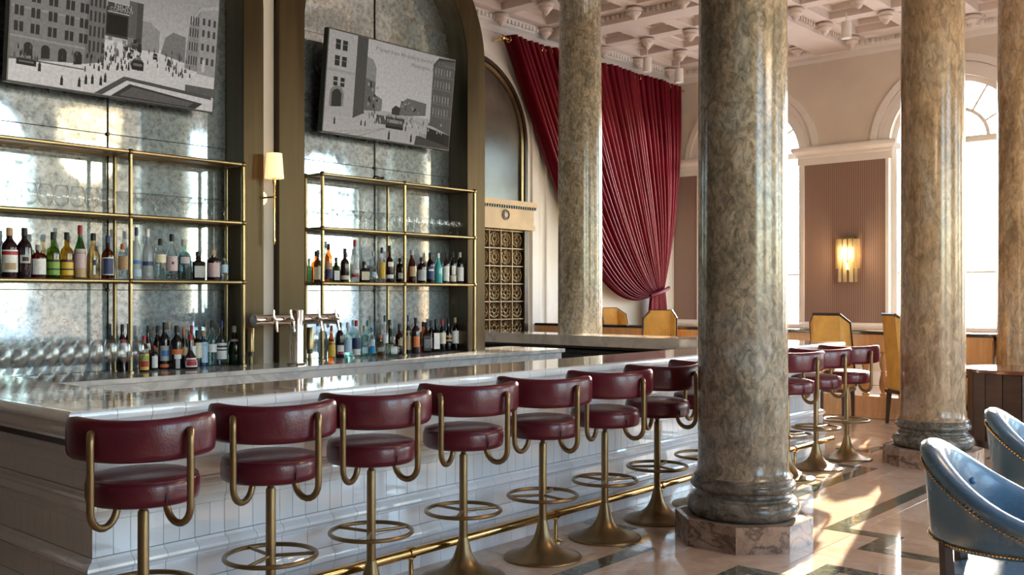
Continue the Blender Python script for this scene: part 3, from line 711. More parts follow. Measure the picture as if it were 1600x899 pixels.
# ---- brass shelving
def shelf_unit(lab, xs):
    t = thing('brass_shelf_unit', lab, 'shelf', (0, 0, 0))
    ya, yb = 5.92, 6.125
    for x in xs:
        for y in (ya, yb):
            MB().lathe([(.022, 1.0), (.022, 1.008), (.0135, 1.012), (.0135, 2.41)], 12, (x, y)).build('post', M['oldbrass'], t, True)
    for z in (2.41, 2.0, 1.585):
        for y in (ya, yb): MB().tube([(xs[0], y, z), (xs[-1], y, z)], .0125, 10).build('rail', M['oldbrass'], t, True)
        for x in xs:
            MB().tube([(x, ya, z), (x, yb, z)], .011, 10).build('cross_rail', M['oldbrass'], t, True)
            for y in (ya, yb): MB().ball((x, y, z), .021, 12, 8).build('knuckle', M['ball'], t, True)
        for a, b_ in zip(xs[:-1], xs[1:]): MB().box(a + .014, b_ - .014, ya + .004, yb - .004, z - .002, z + .010).build('shelf_plate', M['oldbrass'], t)
    return t
shelf_unit('brass tube shelving in front of the left mirror', [2.25, 3.08, 3.91])
shelf_unit('brass tube shelving in front of the right mirror', [4.60, 5.436, 6.268])

# ---- wall sconce between the mirrors
sx = x_at(428.5, 5.88)
s_ = thing('wall_sconce', 'brass wall sconce with lit cream cone shade between the mirrors', 'lamp', (sx, 5.88, 0))
dz = depth(sx, 5.88) / F_PX
z_of = lambda y: EYE + (HOR - y) * dz
MB().lathe([(.068, z_of(279)), (.055, z_of(240))], 28).build('lamp_shade', M['shade'], s_, True)
MB().lathe([(.012, z_of(285)), (.014, z_of(279)), (.010, z_of(276)), (.007, z_of(262))], 14).build('socket', M['brass'], s_, True)
MB().ball((0, 0, z_of(262)), .022, 12, 8).build('bulb', M['bulb'], s_, True)
MB().lathe([(.001, z_of(383)), (.008, z_of(381)), (.009, z_of(376)), (.0065, z_of(372)), (.0065, z_of(290)), (.012, z_of(286)), (.012, z_of(284))], 14).build('stem', M['brass'], s_, True)
MB().tube([(0, 0, z_of(308)), (-.02, .15, z_of(308))], .007, 8).build('arm', M['brass'], s_, True)
MB().ball((0, 0, z_of(308)), .013, 10, 7).build('joint', M['brass'], s_, True)
pr = [(-.02 + .055 * cos(2 * pi * k / 24), .150, z_of(308) + .055 * sin(2 * pi * k / 24)) for k in range(24)]
MB().tube([(-.02, .138, z_of(308)), (-.02, .150, z_of(308))], .055, 24).build('wall_plate', M['brass'], s_, True)
ld = bpy.data.lights.new('sconce_lamp', 'POINT'); ld.energy = 9; ld.color = (1, .66, .34); ld.shadow_soft_size = .03
lo = bpy.data.objects.new('sconce_lamp', ld); COL.objects.link(lo); lo.location = (sx, 5.88, z_of(256))

# ---- bar stools
seat_pr = [(.001, .672), (.195, .672), (.208, .680), (.213, .700), (.213, .745), (.208, .762), (.196, .773), (.17, .781), (.12, .788), (.06, .791), (.001, .792)]
DZ = .025
seat_pr = [(r, z + DZ) for r, z in seat_pr]
seat_me = MB().lathe(seat_pr, 40).mesh('seat', M['leather'], True, 60)
seam_me = MB().ring(.2045, .0035, (0, 0, .767 + DZ), 40, 6).mesh('seat_piping', M['leather'], True)
def back_mesh():
    mb = MB(); n = 26; R = .30; cyc = .045; rows_ = 14; v = []; f = []
    # rounded-rectangle cross section swept on an arc; ends rounded
    for i in range(n + 1):
        u = -1 + 2 * i / n; a = u * radians(60)
        e = max(0.0, (abs(u) - .86) / .14); sc = sqrt(max(0.0, 1 - e * e)) if e < 1 else 0.0
        sc = max(sc, .12)
        for k in range(rows_):
            th = 2 * pi * k / rows_
            cx_, cz_ = cos(th), sin(th)
            px_ = math.copysign(abs(cx_) ** .55, cx_) * .027 * (.35 + .65 * sc); pz_ = math.copysign(abs(cz_) ** .5, cz_) * .079 * (.45 + .55 * sc)
            r = R + px_; v.append((r * sin(a), cyc - r * cos(a), .958 + .016 * u * u + pz_))
    for i in range(n):
        for k in range(rows_): f.append((i * rows_ + k, i * rows_ + (k + 1) % rows_, (i + 1) * rows_ + (k + 1) % rows_, (i + 1) * rows_ + k))
    f.append(tuple(range(rows_))); f.append(tuple(n * rows_ + k for k in range(rows_ - 1, -1, -1)))
    return mb.add(v, f).mesh('backrest', M['leather'], True, 70)
back_me = back_mesh()
def arm_mesh(s):
    p = []; x0, y0 = s * .172, -.262
    p += [(s * .172, -.215, .992), (s * .172, -.240, .992), (x0, -.256, .984), (x0, -.263, .966), (x0, y0 - .002, .94), (x0, y0, .80), (x0, y0, .71)]
    for k in range(1, 11):
        an = pi * k / 10; t_ = (1 - cos(an)) / 2
        p.append((x0 - s * .085 * t_, y0 + .115 * t_, .71 - .072 * sin(an)))
    return MB().tube(p, .0140, 10).mesh('arm_tube', M['stoolbrass'], True, 60)
arm_l, arm_r = arm_mesh(-1), arm_mesh(1)
stem_me = MB().lathe([(.022, .68), (.034, .685), (.034, .697)], 16).lathe([(.014, .648), (.016, .655), (.012, .664), (.02, .672), (.02, .681)], 14).mesh('swivel', M['stoolbrass'], True)
pole_me = MB().lathe([(.0225, .20), (.0215, .645), (.019, .652), (.012, .655)], 18).mesh('pole', M['stoolbrass'], True)
foot_pr = [(.222, 0), (.224, .006), (.218, .013), (.19, .020), (.15, .032), (.11, .050), (.078, .075), (.054, .11), (.040, .15), (.031, .19), (.0235, .215)]
foot_me = MB().lathe(foot_pr, 40).mesh('trumpet_base', M['stoolbrass'], True, 60)
ring_me = MB().ring(.197, .0105, (0, 0, .355), 44, 10).mesh('foot_ring', M['stoolbrass'], True)
spoke_me = MB().tube([(0, 0, .355), (.19, 0, .355)], .008, 8).mesh('ring_spoke', M['stoolbrass'], True)
tagm = MB().box(-.003, .003, -.218, -.211, .715, .747).mesh('fabric_tag', M['black'])
def stool(label, x, y, rz, spoke=.5):
    t = thing('bar_stool', label, 'stool', (x, y, 0), rz, 'burgundy bar stools along the bar')
    link('seat', seat_me, t); link('seat_piping', seam_me, t); link('backrest', back_me, t)
    link('arm_tube', arm_l, t); link('arm_tube', arm_r, t); link('swivel', stem_me, t); link('pole', pole_me, t); link('trumpet_base', foot_me, t)
    link('foot_ring', ring_me, t)
    for k in range(3): link('ring_spoke', spoke_me, t, rz=spoke + 2 * pi * k / 3)
    link('fabric_tag', tagm, t, rz=radians(24))
    return t
ordn = ['leftmost of the row, its base below the picture', 'second from the left end of the row', 'third from the left end of the row', 'fourth from the left end of the row',
        'fifth from the left, right in the middle of the row', 'sixth from the left, over the step in the green floor band', 'seventh from the left, just left of the nearest column', 'half hidden by the left side of the nearest column',
        'wholly behind the nearest column', 'cut by the right side of the nearest column', 'second from the far end of the bar', 'last at the far end of the bar']
SX = [1.91, 2.50, 3.07, 3.70, 4.33, 4.93, 5.55, 6.18, 6.81, 7.45, 8.08, 8.72]
OFF = [-3, 8, 13.5, 16, 4.6, 15, 19, 10, 10, 12, 12, 6]
SPK = [.3, 2.0, .25, 2.2, 1.2, 2.3, .9, 1.6, .4, 2.6, .8, 2.3]
for i, x in enumerate(SX):
    y = [3.61, 3.61, 3.61, 3.60, 3.53, 3.53, 3.55, 3.55, 3.55, 3.55, 3.56, 3.56][i]; x = x_at([224, 423, 580, 724, 848, 945, 1027, 1099, 1164, 1230, 1275, 1323][i], y); dd_ = depth(x, y); gx, gy = F_PX * y / dd_ ** 2, -F_PX * x / dd_ ** 2
    h = math.hypot(gx, gy); k = max(-1, min(1, OFF[i] / (.25 * h)))
    # choose phi so that -r(gx sin phi + gy cos phi) equals the measured offset
    base = atan2(gx, gy); best = None
    for q in range(-900, 901):
        ph = radians(q / 10); e = abs(-.25 * (gx * sin(ph) + gy * cos(ph)) - OFF[i])
        if best is None or e < best[0]: best = (e, ph)
    ph = best[1]
    stool('burgundy leather bar stool, ' + ordn[i], x, y, -ph, SPK[i])

# ================================================================ screens with old street photographs
def screen(lab, x0, x1, z0, h, ybot, ytop, polys, texts):
    wd = x1 - x0; tilt = atan2(ybot - ytop, h)      # top leans forward
    t = thing('wall_screen', lab, 'screen', (x0, ybot, z0)); t.rotation_euler = (tilt, 0, 0)
    H = math.hypot(h, ybot - ytop)
    MB().cbox(-.012, wd + .012, 0.0, .055, -.012, H + .012, .004).build('casing', M['black'], t)
    MB().box(wd * .35, wd * .65, .055, .085, H * .35, H * .65).build('wall_bracket', M['black'], t)
    mb = MB(); cols = []
    for k, (g, pts) in enumerate(polys):
        y = -.001 - k * .000012
        mb.add([(u * wd, y, v * H) for u, v in pts], [tuple(range(len(pts)))]); cols.append((g, len(pts)))
    me = bpy.data.meshes.new('picture'); me.from_pydata(mb.v, [], mb.f); me.update(); me.materials.append(M['picture'])
    ca = me.color_attributes.new('ink', 'FLOAT_COLOR', 'CORNER'); i = 0
    for (g, n), p in zip(cols, polys):
        for q in range(n):
            gg = g if not isinstance(g, tuple) else g[q % len(g)]
            ca.data[i].color = (gg * 1.04, gg * .97, gg * .92, 1); i += 1
    link('picture', me, t)
    for s, u, v, size, g, rot in texts:
        cu = bpy.data.curves.new('caption', 'FONT'); cu.body = s; cu.size = size; cu.shear = .25 if rot == 0 else 0
        ob = bpy.data.objects.new('caption', cu); COL.objects.link(ob)
        dg = bpy.context.evaluated_depsgraph_get(); me2 = bpy.data.meshes.new_from_object(ob.evaluated_get(dg)); bpy.data.objects.remove(ob)
        me2.materials.clear(); me2.materials.append(pmat('caption_ink', (.02, .02, .02), .5, emit=((1, .95, .9), g)))
        c = link('caption', me2, t); c.location = (u * wd, -.006, v * H); c.rotation_euler = (pi / 2, 0, 0)
    return t
def rect(u0, u1, v0, v1): return [(u0, v0), (u1, v0), (u1, v1), (u0, v1)]
rnd = random.Random(3)
def person(g, u, v, s):      # coat, shoulders and hat
    k = 1.78
    P.append((g, [(u - s * .55, v), (u + s * .55, v), (u + s * .45, v + s * k * 1.6), (u + s * .5, v + s * k * 2.3), (u + s * .25, v + s * k * 2.7), (u - s * .25, v + s * k * 2.7), (u - s * .5, v + s * k * 2.3), (u - s * .45, v + s * k * 1.6)]))
    P.append((g, [(u - s * .24, v + s * k * 2.7), (u + s * .24, v + s * k * 2.7), (u + s * .24, v + s * k * 3.3), (u - s * .24, v + s * k * 3.3)]))
P = []
add = lambda g, p: P.append(((tuple(q ** 1.35 for q in g) if isinstance(g, tuple) else g ** 1.35), p))
add((.62, .62, .42, .42), rect(0, 1, .4, 1)); add((.78, .70, .68, .80), rect(0, 1, 0, .45))
add(.40, [(.60, .42), (.69, .42), (.69, .60), (.64, .66), (.60, .66)]); add(.30, [(.70, .42), (.83, .38), (.83, .60), (.76, .62), (.72, .56)])
add(.33, [(0, .16), (.33, .22), (.42, .26), (.42, 1), (0, 1)])                 # big stone block left
add(.26, [(.33, .22), (.42, .26), (.42, 1), (.33, 1)]); add(.44, rect(0, .33, .335, .35)); add(.42, rect(0, .33, .56, .575)); add(.20, rect(0, .33, .17, .18))
for r_, v in enumerate((.38, .50, .62, .74, .86)):
    for u in (.015, .085, .16, .235, .30):
        for q in (0, .022): add(.07, rect(u + q, u + q + .017, v, v + .075))
for u in (.06, .135, .21, .28):
    add(.06, [(u, .20), (u + .038, .21), (u + .038, .285), (u + .03, .305), (u + .019, .31), (u + .008, .305), (u, .285)])
for r_, v in enumerate((.33, .45, .57, .69, .81)):
    for u in (.345, .365, .385, .405): add(.09, rect(u, u + .010, v, v + .085))
add(.10, rect(.42, .53, .48, .72)); add(.03, rect(.425, .525, .50, .66)); add(.20, rect(.53, .60, .42, .80)); add(.14, rect(.57, .60, .42, .80))
add(.12, rect(.425, .535, .675, .765)); add(.75, rect(.427, .533, .757, .763)); add(.75, rect(.427, .533, .677, .683))
for k in range(26):
    u = .42 + .18 * rnd.random(); v = .32 + .16 * rnd.random(); add(rnd.choice([.06, .10, .5, .32]), rect(u, u + .018, v, v + .035))
add(.36, [(.83, .34), (1, .30), (1, .93), (.90, .90), (.845, .76)]); add(.44, [(.90, .31), (1, .30), (1, .93), (.90, .90)]); add(.52, [(.84, .74), (.90, .885), (1, .93), (1, .90), (.90, .855), (.845, .71)])
for v in (.40, .52, .64, .74):
    for u in (.915, .945, .975): add(.12, rect(u, u + .014, v, v + .06))
    for u in (.848, .862, .876, .888): add(.10, rect(u, u + .006, v - .02, v + .055))
add(.62, rect(.925, .94, .33, .44)); add(.20, rect(.84, 1, .12, .20))
for k in range(150):                                                            # people and carriages in the street
    u = rnd.choice([rnd.uniform(.33, .60), rnd.uniform(.72, .84), rnd.uniform(.02, .9), rnd.uniform(.4, .56)])
    base = .21 + .12 * max(0, min(1, (u - .2) / .4)); v = base + rnd.uniform(-.09, .10) * (1 if u > .3 else .5)
    s = .0055 + .010 * max(0, (.36 - v)); person(rnd.choice([.02, .03, .05, .10]), u, v, s)
for (u, v, a, b_) in ((.555, .245, .06, .075), (.66, .36, .022, .045), (.03, .13, .085, .045)):
    add(.05, rect(u, u + a, v, v + b_)); add(.25, rect(u + a * .12, u + a * .88, v + b_ * .45, v + b_ * .75)); add(.12, rect(u + a * .1, u + a * .9, v + b_, v + b_ * 1.18))
for (u, v) in ((.13, .10), (.23, .02), (.31, .03), (.34, .06), (.37, .07), (.41, .07), (.43, .10)):
    person(.03, u, v, .013)
add(.16, [(.38, .0), (.42, .0), (.535, .145), (.99, .10), (.98, .13), (.52, .175)]); add(.10, [(.46, .0), (.90, .0), (.94, .055), (.55, .12)]); add(.20, [(.50, .015), (.86, .01), (.89, .05), (.565, .098)])
PL = P; P = []
screen('flat screen showing an old street with a stone block, left one', 2.376, 3.733, 2.770, .766, 6.03, 5.94, PL,
       [('NION', .455, .718, .045, .16, 1), ('COMPANY', .435, .690, .032, .16, 1)])
add((.66, .60, .50, .58), rect(0, 1, .25, 1)); add((.55, .52, .48, .50), rect(0, 1, 0, .30))
add(.50, rect(0, .205, .17, 1)); add(.42, rect(0, .205, .60, .625)); add(.13, [(.205, .17), (.285, .24), (.285, 1), (.205, 1)])
for u in (.05, .10):
    for v in (.66, .82): add(.06, rect(u, u + .035, v, v + .10)); add(.32, rect(u, u + .035, v + .055, v + .06))
    for v in (.46, .51): add(.05, rect(u, u + .03, v, v + .04))
add(.30, [(.03, .25), (.13, .27), (.13, .40), (.115, .45), (.08, .47), (.045, .44), (.03, .40)]); add(.06, [(.045, .25), (.115, .265), (.115, .39), (.10, .425), (.08, .435), (.06, .42), (.045, .39)])
add(.34, [(.285, .28), (.36, .30), (.36, .72), (.33, .80), (.285, .82)]); add(.20, [(.285, .27), (.41, .29), (.41, .42), (.36, .45), (.36, .58), (.285, .60)]); add(.28, rect(.37, .42, .30, .42))
for k in range(14):
    u = .29 + .1 * rnd.random(); v = .30 + .25 * rnd.random(); add(rnd.choice([.05, .4]), rect(u, u + .012, v, v + .03))
add(.22, [(.55, .28), (.62, .29), (.78, .33), (.78, .46), (.70, .47), (.62, .48), (.57, .42)]); add(.08, [(.50, .28), (.56, .28), (.57, .36), (.53, .38), (.50, .34)])
for k in range(14):
    u = .56 + .2 * rnd.random(); v = .32 + .10 * rnd.random(); add(rnd.choice([.05, .36]), rect(u, u + .012, v, v + .022))
add(.17, [(.82, .24), (1, .16), (1, 1), (.86, .985), (.815, .90)]); add(.10, [(.815, .90), (.86, .985), (1, 1), (1, .975), (.86, .955), (.82, .87)])
for v in (.36, .50, .66, .80):
    for u in (.835, .86, .885, .91, .935, .96): add(rnd.choice([.30, .36]), rect(u, u + .009, v, v + .075))
    add(.26, rect(.82, 1, v - .02, v - .012))
add(.44, [(.60, .25), (.80, .20), (.80, .23), (.62, .285)]); add(.05, [(.80, .06), (1, .0), (1, .16), (.80, .21)])
add(.10, rect(.46, .60, .13, .25)); add(.04, rect(.46, .60, .13, .16)); add(.36, rect(.47, .59, .19, .225)); add(.40, [(.45, .25), (.61, .25), (.59, .275), (.47, .275)]); add(.14, rect(.38, .46, .16, .25))
for k in range(70):
    u = rnd.uniform(.28, .95); v = .20 + rnd.uniform(-.05, .06); person(rnd.choice([.03, .07, .5]), u, v, .006)
for (u, v, s) in ((.075, .08, .02), (.27, .11, .016), (.30, .11, .016), (.49, .01, .026), (.67, .02, .024), (.62, .13, .016), (.97, .06, .022)):
    person(.03, u, v, s * .62)
for k in range(3): add(.25, [(.05 + .1 * k, .0), (.06 + .1 * k, .0), (.46, .12), (.455, .12)])
add(.12, [(.70, .0), (1, .0), (1, .03), (.74, .10), (.71, .10)]); 
for k in range(14): add(.06, rect(.74 + .018 * k, .744 + .018 * k, .08 - .003 * k, .14 - .003 * k))
screen('flat screen showing a sepia street view with caption and trams, right one', 4.689, 6.051, 2.763, .767, 6.03, 5.945, P,
       [('F Street from 9th looking toward U. S. Treasury,', .34, .90, .046, .02, 0), ('Washington, D. C.', .62, .82, .046, .02, 0)])

# ================================================================ bottles
GL = {'clr': clear('clear_bottle_glass', (.93, .96, .96), 1.0, 1.5), 'frost': clear('frosted_bottle_glass', (.75, .80, .85), .7, 1.45, .25, .45, (.80, .85, .90)),
      'green': clear('green_bottle_glass', (.16, .42, .14), 1.0), 'dkgreen': clear('dark_green_bottle_glass', (.05, .16, .07), 1.0), 'amber': clear('amber_spirit_glass', (.62, .24, .05), 1.0),
      'dkamber': clear('dark_amber_spirit_glass', (.20, .05, .015), 1.0), 'red': clear('red_amber_spirit_glass', (.40, .09, .03), 1.0), 'gold': clear('pale_gold_spirit_glass', (.80, .66, .38), 1.0),
      'yellow': clear('yellow_liqueur_glass', (.66, .50, .08), 1.0), 'lime': clear('green_liqueur_glass', (.38, .50, .08), 1.0), 'aqua': clear('aqua_bottle_glass', (.66, .88, .86), 1.0),
      'black': pmat('black_bottle_glass', (.010, .008, .010), .08, coat=.4), 'wine': pmat('dark_wine_bottle_glass', (.018, .006, .010), .08, coat=.4), 'teal': pmat('turquoise_glazed_bottle', (.06, .42, .45), .15, coat=.3),
      'navy': pmat('deep_blue_bottle_glass', (.01, .05, .12), .08, coat=.4)}
PC = {}
def paint(c):
    if c not in PC: PC[c] = pmat('printed_paper_%d' % len(PC), c, .5, var=.10, scale=40)
    return PC[c]
W_, CR, BK, RD, BL, NV, YE, OR, GN, PK, GR_, TN, LB = (.80, .80, .80), (.74, .68, .52), (.015, .015, .018), (.40, .025, .03), (.06, .20, .50), (.03, .05, .14), (.70, .45, .05), (.65, .18, .05), (.20, .38, .06), (.55, .42, .45), (.45, .46, .47), (.48, .33, .18), (.45, .62, .78)
SHAPE = {'wine': [(0, .94), (.02, 1), (.60, 1), (.66, .93), (.71, .72), (.75, .50), (.79, .38), (.97, .36)],
         'slope': [(0, .94), (.02, 1), (.48, 1), (.56, .90), (.66, .62), (.74, .42), (.80, .35), (.97, .34)],
         'round': [(0, .94), (.02, 1), (.52, 1), (.58, .97), (.64, .80), (.68, .50), (.71, .36), (.97, .34)],
         'squat': [(0, .95), (.03, 1), (.60, 1), (.68, .96), (.74, .70), (.77, .38), (.97, .36)],
         'square': [(0, .95), (.02, 1), (.62, 1), (.67, .95), (.70, .60), (.73, .34), (.97, .34)],
         'slim': [(0, .94), (.02, 1), (.50, 1), (.60, .85), (.70, .50), (.78, .34), (.97, .32)],
         'bulb': [(0, .8), (.03, .95), (.15, 1), (.25, .95), (.36, .70), (.46, .40), (.56, .26), (.97, .24)],
         'flask': [(0, .55), (.04, .72), (.18, .95), (.32, 1), (.46, .95), (.58, .70), (.64, .36), (.70, .28), (.97, .28)]}
ORD = 'first second third fourth fifth sixth seventh eighth ninth tenth eleventh twelfth thirteenth fourteenth fifteenth sixteenth seventeenth eighteenth nineteenth twentieth twenty-first twenty-second twenty-third twenty-fourth twenty-fifth'.split()
def bottle(label, X, Y, Z, H, R, shape, glass, capc, lab, group, capf=.84):
    th = .6 * atan2(-X, Y)
    t = thing('bottle', label, 'bottle', (X, Y, Z), th, group)
    sy = .62 if shape in ('flask',) else 1
    n = 4 if shape == 'square' else 18
    pr = [(r * R, z * H) for z, r in SHAPE[shape]]
    if shape == 'square':
        mb = MB(); b0 = R * .9
        mb.prism([(-b0 + .008, -b0), (b0 - .008, -b0), (b0, -b0 + .008), (b0, b0 - .008), (b0 - .008, b0), (-b0 + .008, b0), (-b0, b0 - .008), (-b0, -b0 + .008)], 0, .66 * H, .008)
        mb.lathe([(R * .6, .655 * H), (R * .36, .70 * H), (R * .34, .97 * H)], 14)
        body = mb
    else: body = MB().lathe(pr, n, sy=sy)
    body.build('bottle_glass', GL[glass], t, True, auto=50)
    rn = [r for z, r in SHAPE[shape] if z > .9][0] * R
    c = MB().lathe([(rn * 1.12, capf * H), (rn * 1.15, (capf + .01) * H), (rn * 1.12, .985 * H), (rn * .9, H), (rn * .3, H)], 14); c.build('cap', paint(capc), t, True)
    for z0, z1, colr, *rest in lab:
        half = radians(rest[0] if rest else 68); k = 10
        if shape == 'square':
            b0 = R * .9 + .0008; MB().box(-b0 * .78, b0 * .78, -b0, -b0 + .0006, z0 * H, z1 * H).build('label_print', paint(colr), t); continue
        def rad(z):
            for (za, ra), (zb, rb) in zip(SHAPE[shape][:-1], SHAPE[shape][1:]):
                if za <= z <= zb: return (ra + (rb - ra) * (z - za) / (zb - za)) * R
            return R
        off = .0006 + .0005 * (lab.index((z0, z1, colr, *rest)))
        zz = [z0 + (z1 - z0) * q / 3 for q in range(4)]
        v = []; f = []
        for z in zz:
            for i in range(k + 1):
                a = -pi / 2 - half + 2 * half * i / k; r = rad(z) + off; v.append((r * cos(a), (r * sin(a)) * sy, z * H))
        for j in range(3):
            for i in range(k): f.append((j * (k + 1) + i, j * (k + 1) + i + 1, (j + 1) * (k + 1) + i + 1, (j + 1) * (k + 1) + i))
        MB().add(v, f).build('label_print', paint(colr), t, True)
def shelf_bottles(rows_, where, group, Y=6.02, z=1.5955):
    for i, (px, top, wpx, base, shp, gl, cp, lab, desc) in enumerate(rows_):
        X = x_at(px, Y); d = depth(X, Y); H = (base - top) * d / F_PX; R = wpx * d / F_PX / 2
        bottle('%s, %s from left on %s' % (desc, ORD[i], where), X, Y + rnd.uniform(-.012, .012), z, H, min(R, .046), shp, gl, cp, lab, group)
shelf_bottles([
 (14, 352, 24, 431, 'wine', 'wine', TN, [(.12, .56, W_), (.46, .53, RD), (.17, .30, TN, 40)], 'dark wine bottle with red foil and white label'),
 (37, 352, 22, 431, 'wine', 'wine', BK, [(.30, .46, GR_, 40), (.34, .42, BK, 24)], 'dark bottle with green neck and silver emblem'),
 (61, 379, 25, 432, 'squat', 'red', GR_, [(.12, .58, W_, 52)], 'squat red amber bottle with white oval label'),
 (83, 359, 20, 432, 'round', 'lime', BK, [(.08, .40, GN), (.36, .41, BK), (.19, .22, BK)], 'green liqueur bottle with green label'),
 (105, 359, 20, 432, 'round', 'yellow', BK, [(.08, .40, YE), (.36, .41, BK), (.19, .22, BK)], 'yellow liqueur bottle with yellow label'),
 (125, 349, 18, 433, 'slope', 'green', RD, [(.03, .20, TN, 100), (.20, .56, PK, 100)], 'green bottle with red foil and long pale label'),
 (146, 361, 20, 433, 'slope', 'gold', BK, [(.10, .60, W_, 9), (.30, .42, BK, 14)], 'pale gold bottle with narrow white strip'),
 (167, 366, 19, 434, 'round', 'amber', NV, [(.10, .50, W_, 60), (.12, .48, NV, 50)], 'amber bottle with navy oval label'),
 (192, 378, 16, 434, 'squat', 'clr', OR, [(.28, .66, TN)], 'short clear bottle with copper label'),
 (213, 353, 15, 435, 'slim', 'frost', NV, [(.30, .37, BL), (.06, .20, LB)], 'frosted bottle with blue cap'),
 (232, 355, 17, 435, 'slim', 'frost', W_, [(.28, .36, NV), (.08, .14, GR_, 20)], 'frosted bottle with clear cap'),
 (249, 371, 17, 435.5, 'wine', 'clr', BK, [(.42, .62, CR)], 'clear bottle with black cap and beige label'),
 (267, 364, 18, 436, 'slope', 'clr', BK, [(.20, .52, PK), (.34, .40, NV, 12), (.09, .12, BK)], 'clear bottle with black cap and lilac label'),
 (288, 372, 22, 436, 'round', 'aqua', GR_, [(.38, .60, NV, 55), (.41, .57, GR_, 40)], 'wide clear bottle with dark blue crest'),
 (311, 391, 21, 436.5, 'square', 'black', BK, [(.10, .50, GR_)], 'black square bottle with silver label'),
 (333, 389, 20, 436.5, 'squat', 'wine', TN, [(.12, .58, PK)], 'dark brown bottle with pinkish label'),
 (351, 395, 12, 437, 'squat', 'clr', BK, [(.30, .60, LB)], 'small clear bottle with pale blue label')],
 'left shelf', 'spirit bottles on the left brass shelf')
shelf_bottles([
 (495, 392, 18, 440, 'round', 'amber', BK, [(.08, .48, CR, 45)], 'round amber bottle with pale label'),
 (513, 380, 12, 440, 'wine', 'amber', BK, [(.10, .34, NV), (.36, .50, TN)], 'tall amber bottle with black cap'),
 (525, 401, 12, 440, 'square', 'dkgreen', BK, [(.08, .46, W_)], 'short dark green bottle with white label'),
 (539, 387, 14, 440, 'round', 'wine', BK, [(.08, .20, CR)], 'dark brown bottle with cream band'),
 (553, 374, 13, 440.5, 'round', 'frost', RD, [(.12, .19, RD), (.22, .30, W_)], 'tall clear bottle with red lettering'),
 (568.5, 408, 17, 440.5, 'square', 'black', BK, [(.12, .52, CR)], 'black square bottle with gold oval label'),
 (584, 392, 15, 441, 'bulb', 'clr', GR_, [(.18, .34, LB, 40)], 'round clear bottle with slim stopper'),
 (596, 386, 11, 441, 'round', 'clr', NV, [(.12, .58, YE, 60)], 'clear bottle with yellow wrap'),
 (608.5, 383, 13, 441, 'round', 'dkamber', BK, [(.12, .22, W_), (.44, .56, W_, 35)], 'dark red bottle with two white labels'),
 (624.5, 402, 15, 441, 'squat', 'dkamber', BK, [(.12, .46, BK), (.18, .40, W_, 40)], 'stout dark bottle with black cap'),
 (643, 389.5, 15, 441.5, 'slope', 'red', GR_, [(.20, .50, TN, 40)], 'amber bottle with curved shoulders'),
 (659, 401, 15, 441.5, 'squat', 'dkamber', BK, [(.10, .52, GR_)], 'red brown bottle with grey label'),
 (673, 394, 13, 442, 'wine', 'dkamber', BK, [(.14, .56, NV), (.40, .46, W_, 40)], 'brown bottle with navy label'),
 (686, 394.5, 13.5, 442, 'slope', 'teal', W_, [], 'turquoise bottle with white neck'),
 (696.7, 394, 10.5, 442, 'wine', 'amber', BK, [(.08, .56, W_)], 'amber bottle with tall white label'),
 (706.6, 393, 10.5, 442.5, 'wine', 'dkamber', BK, [(.06, .26, CR), (.28, .56, W_, 35)], 'amber bottle with cream label'),
 (718, 394, 12, 443, 'wine', 'dkgreen', GR_, [(.08, .52, W_)], 'dark bottle with green neck and white label')],
 'right shelf', 'spirit bottles on the right brass shelf')
def counter_bottles(rows_, where, group):
    for i, (px, top, wpx, base, shp, gl, cp, lab, desc) in enumerate(rows_):
        X, Y = on_z(px, base, 1.0); Y2 = max(5.60, min(6.10, Y)); X = x_at(px, Y2); d = depth(X, Y2)
        zt = EYE + (HOR - top) * d / F_PX
        bottle('%s, %s from left on %s' % (desc, ORD[i], where), X, Y2, 1.0005, max(.16, zt - 1.0), min(.05, wpx * d / F_PX / 2), shp, gl, cp, lab, group)
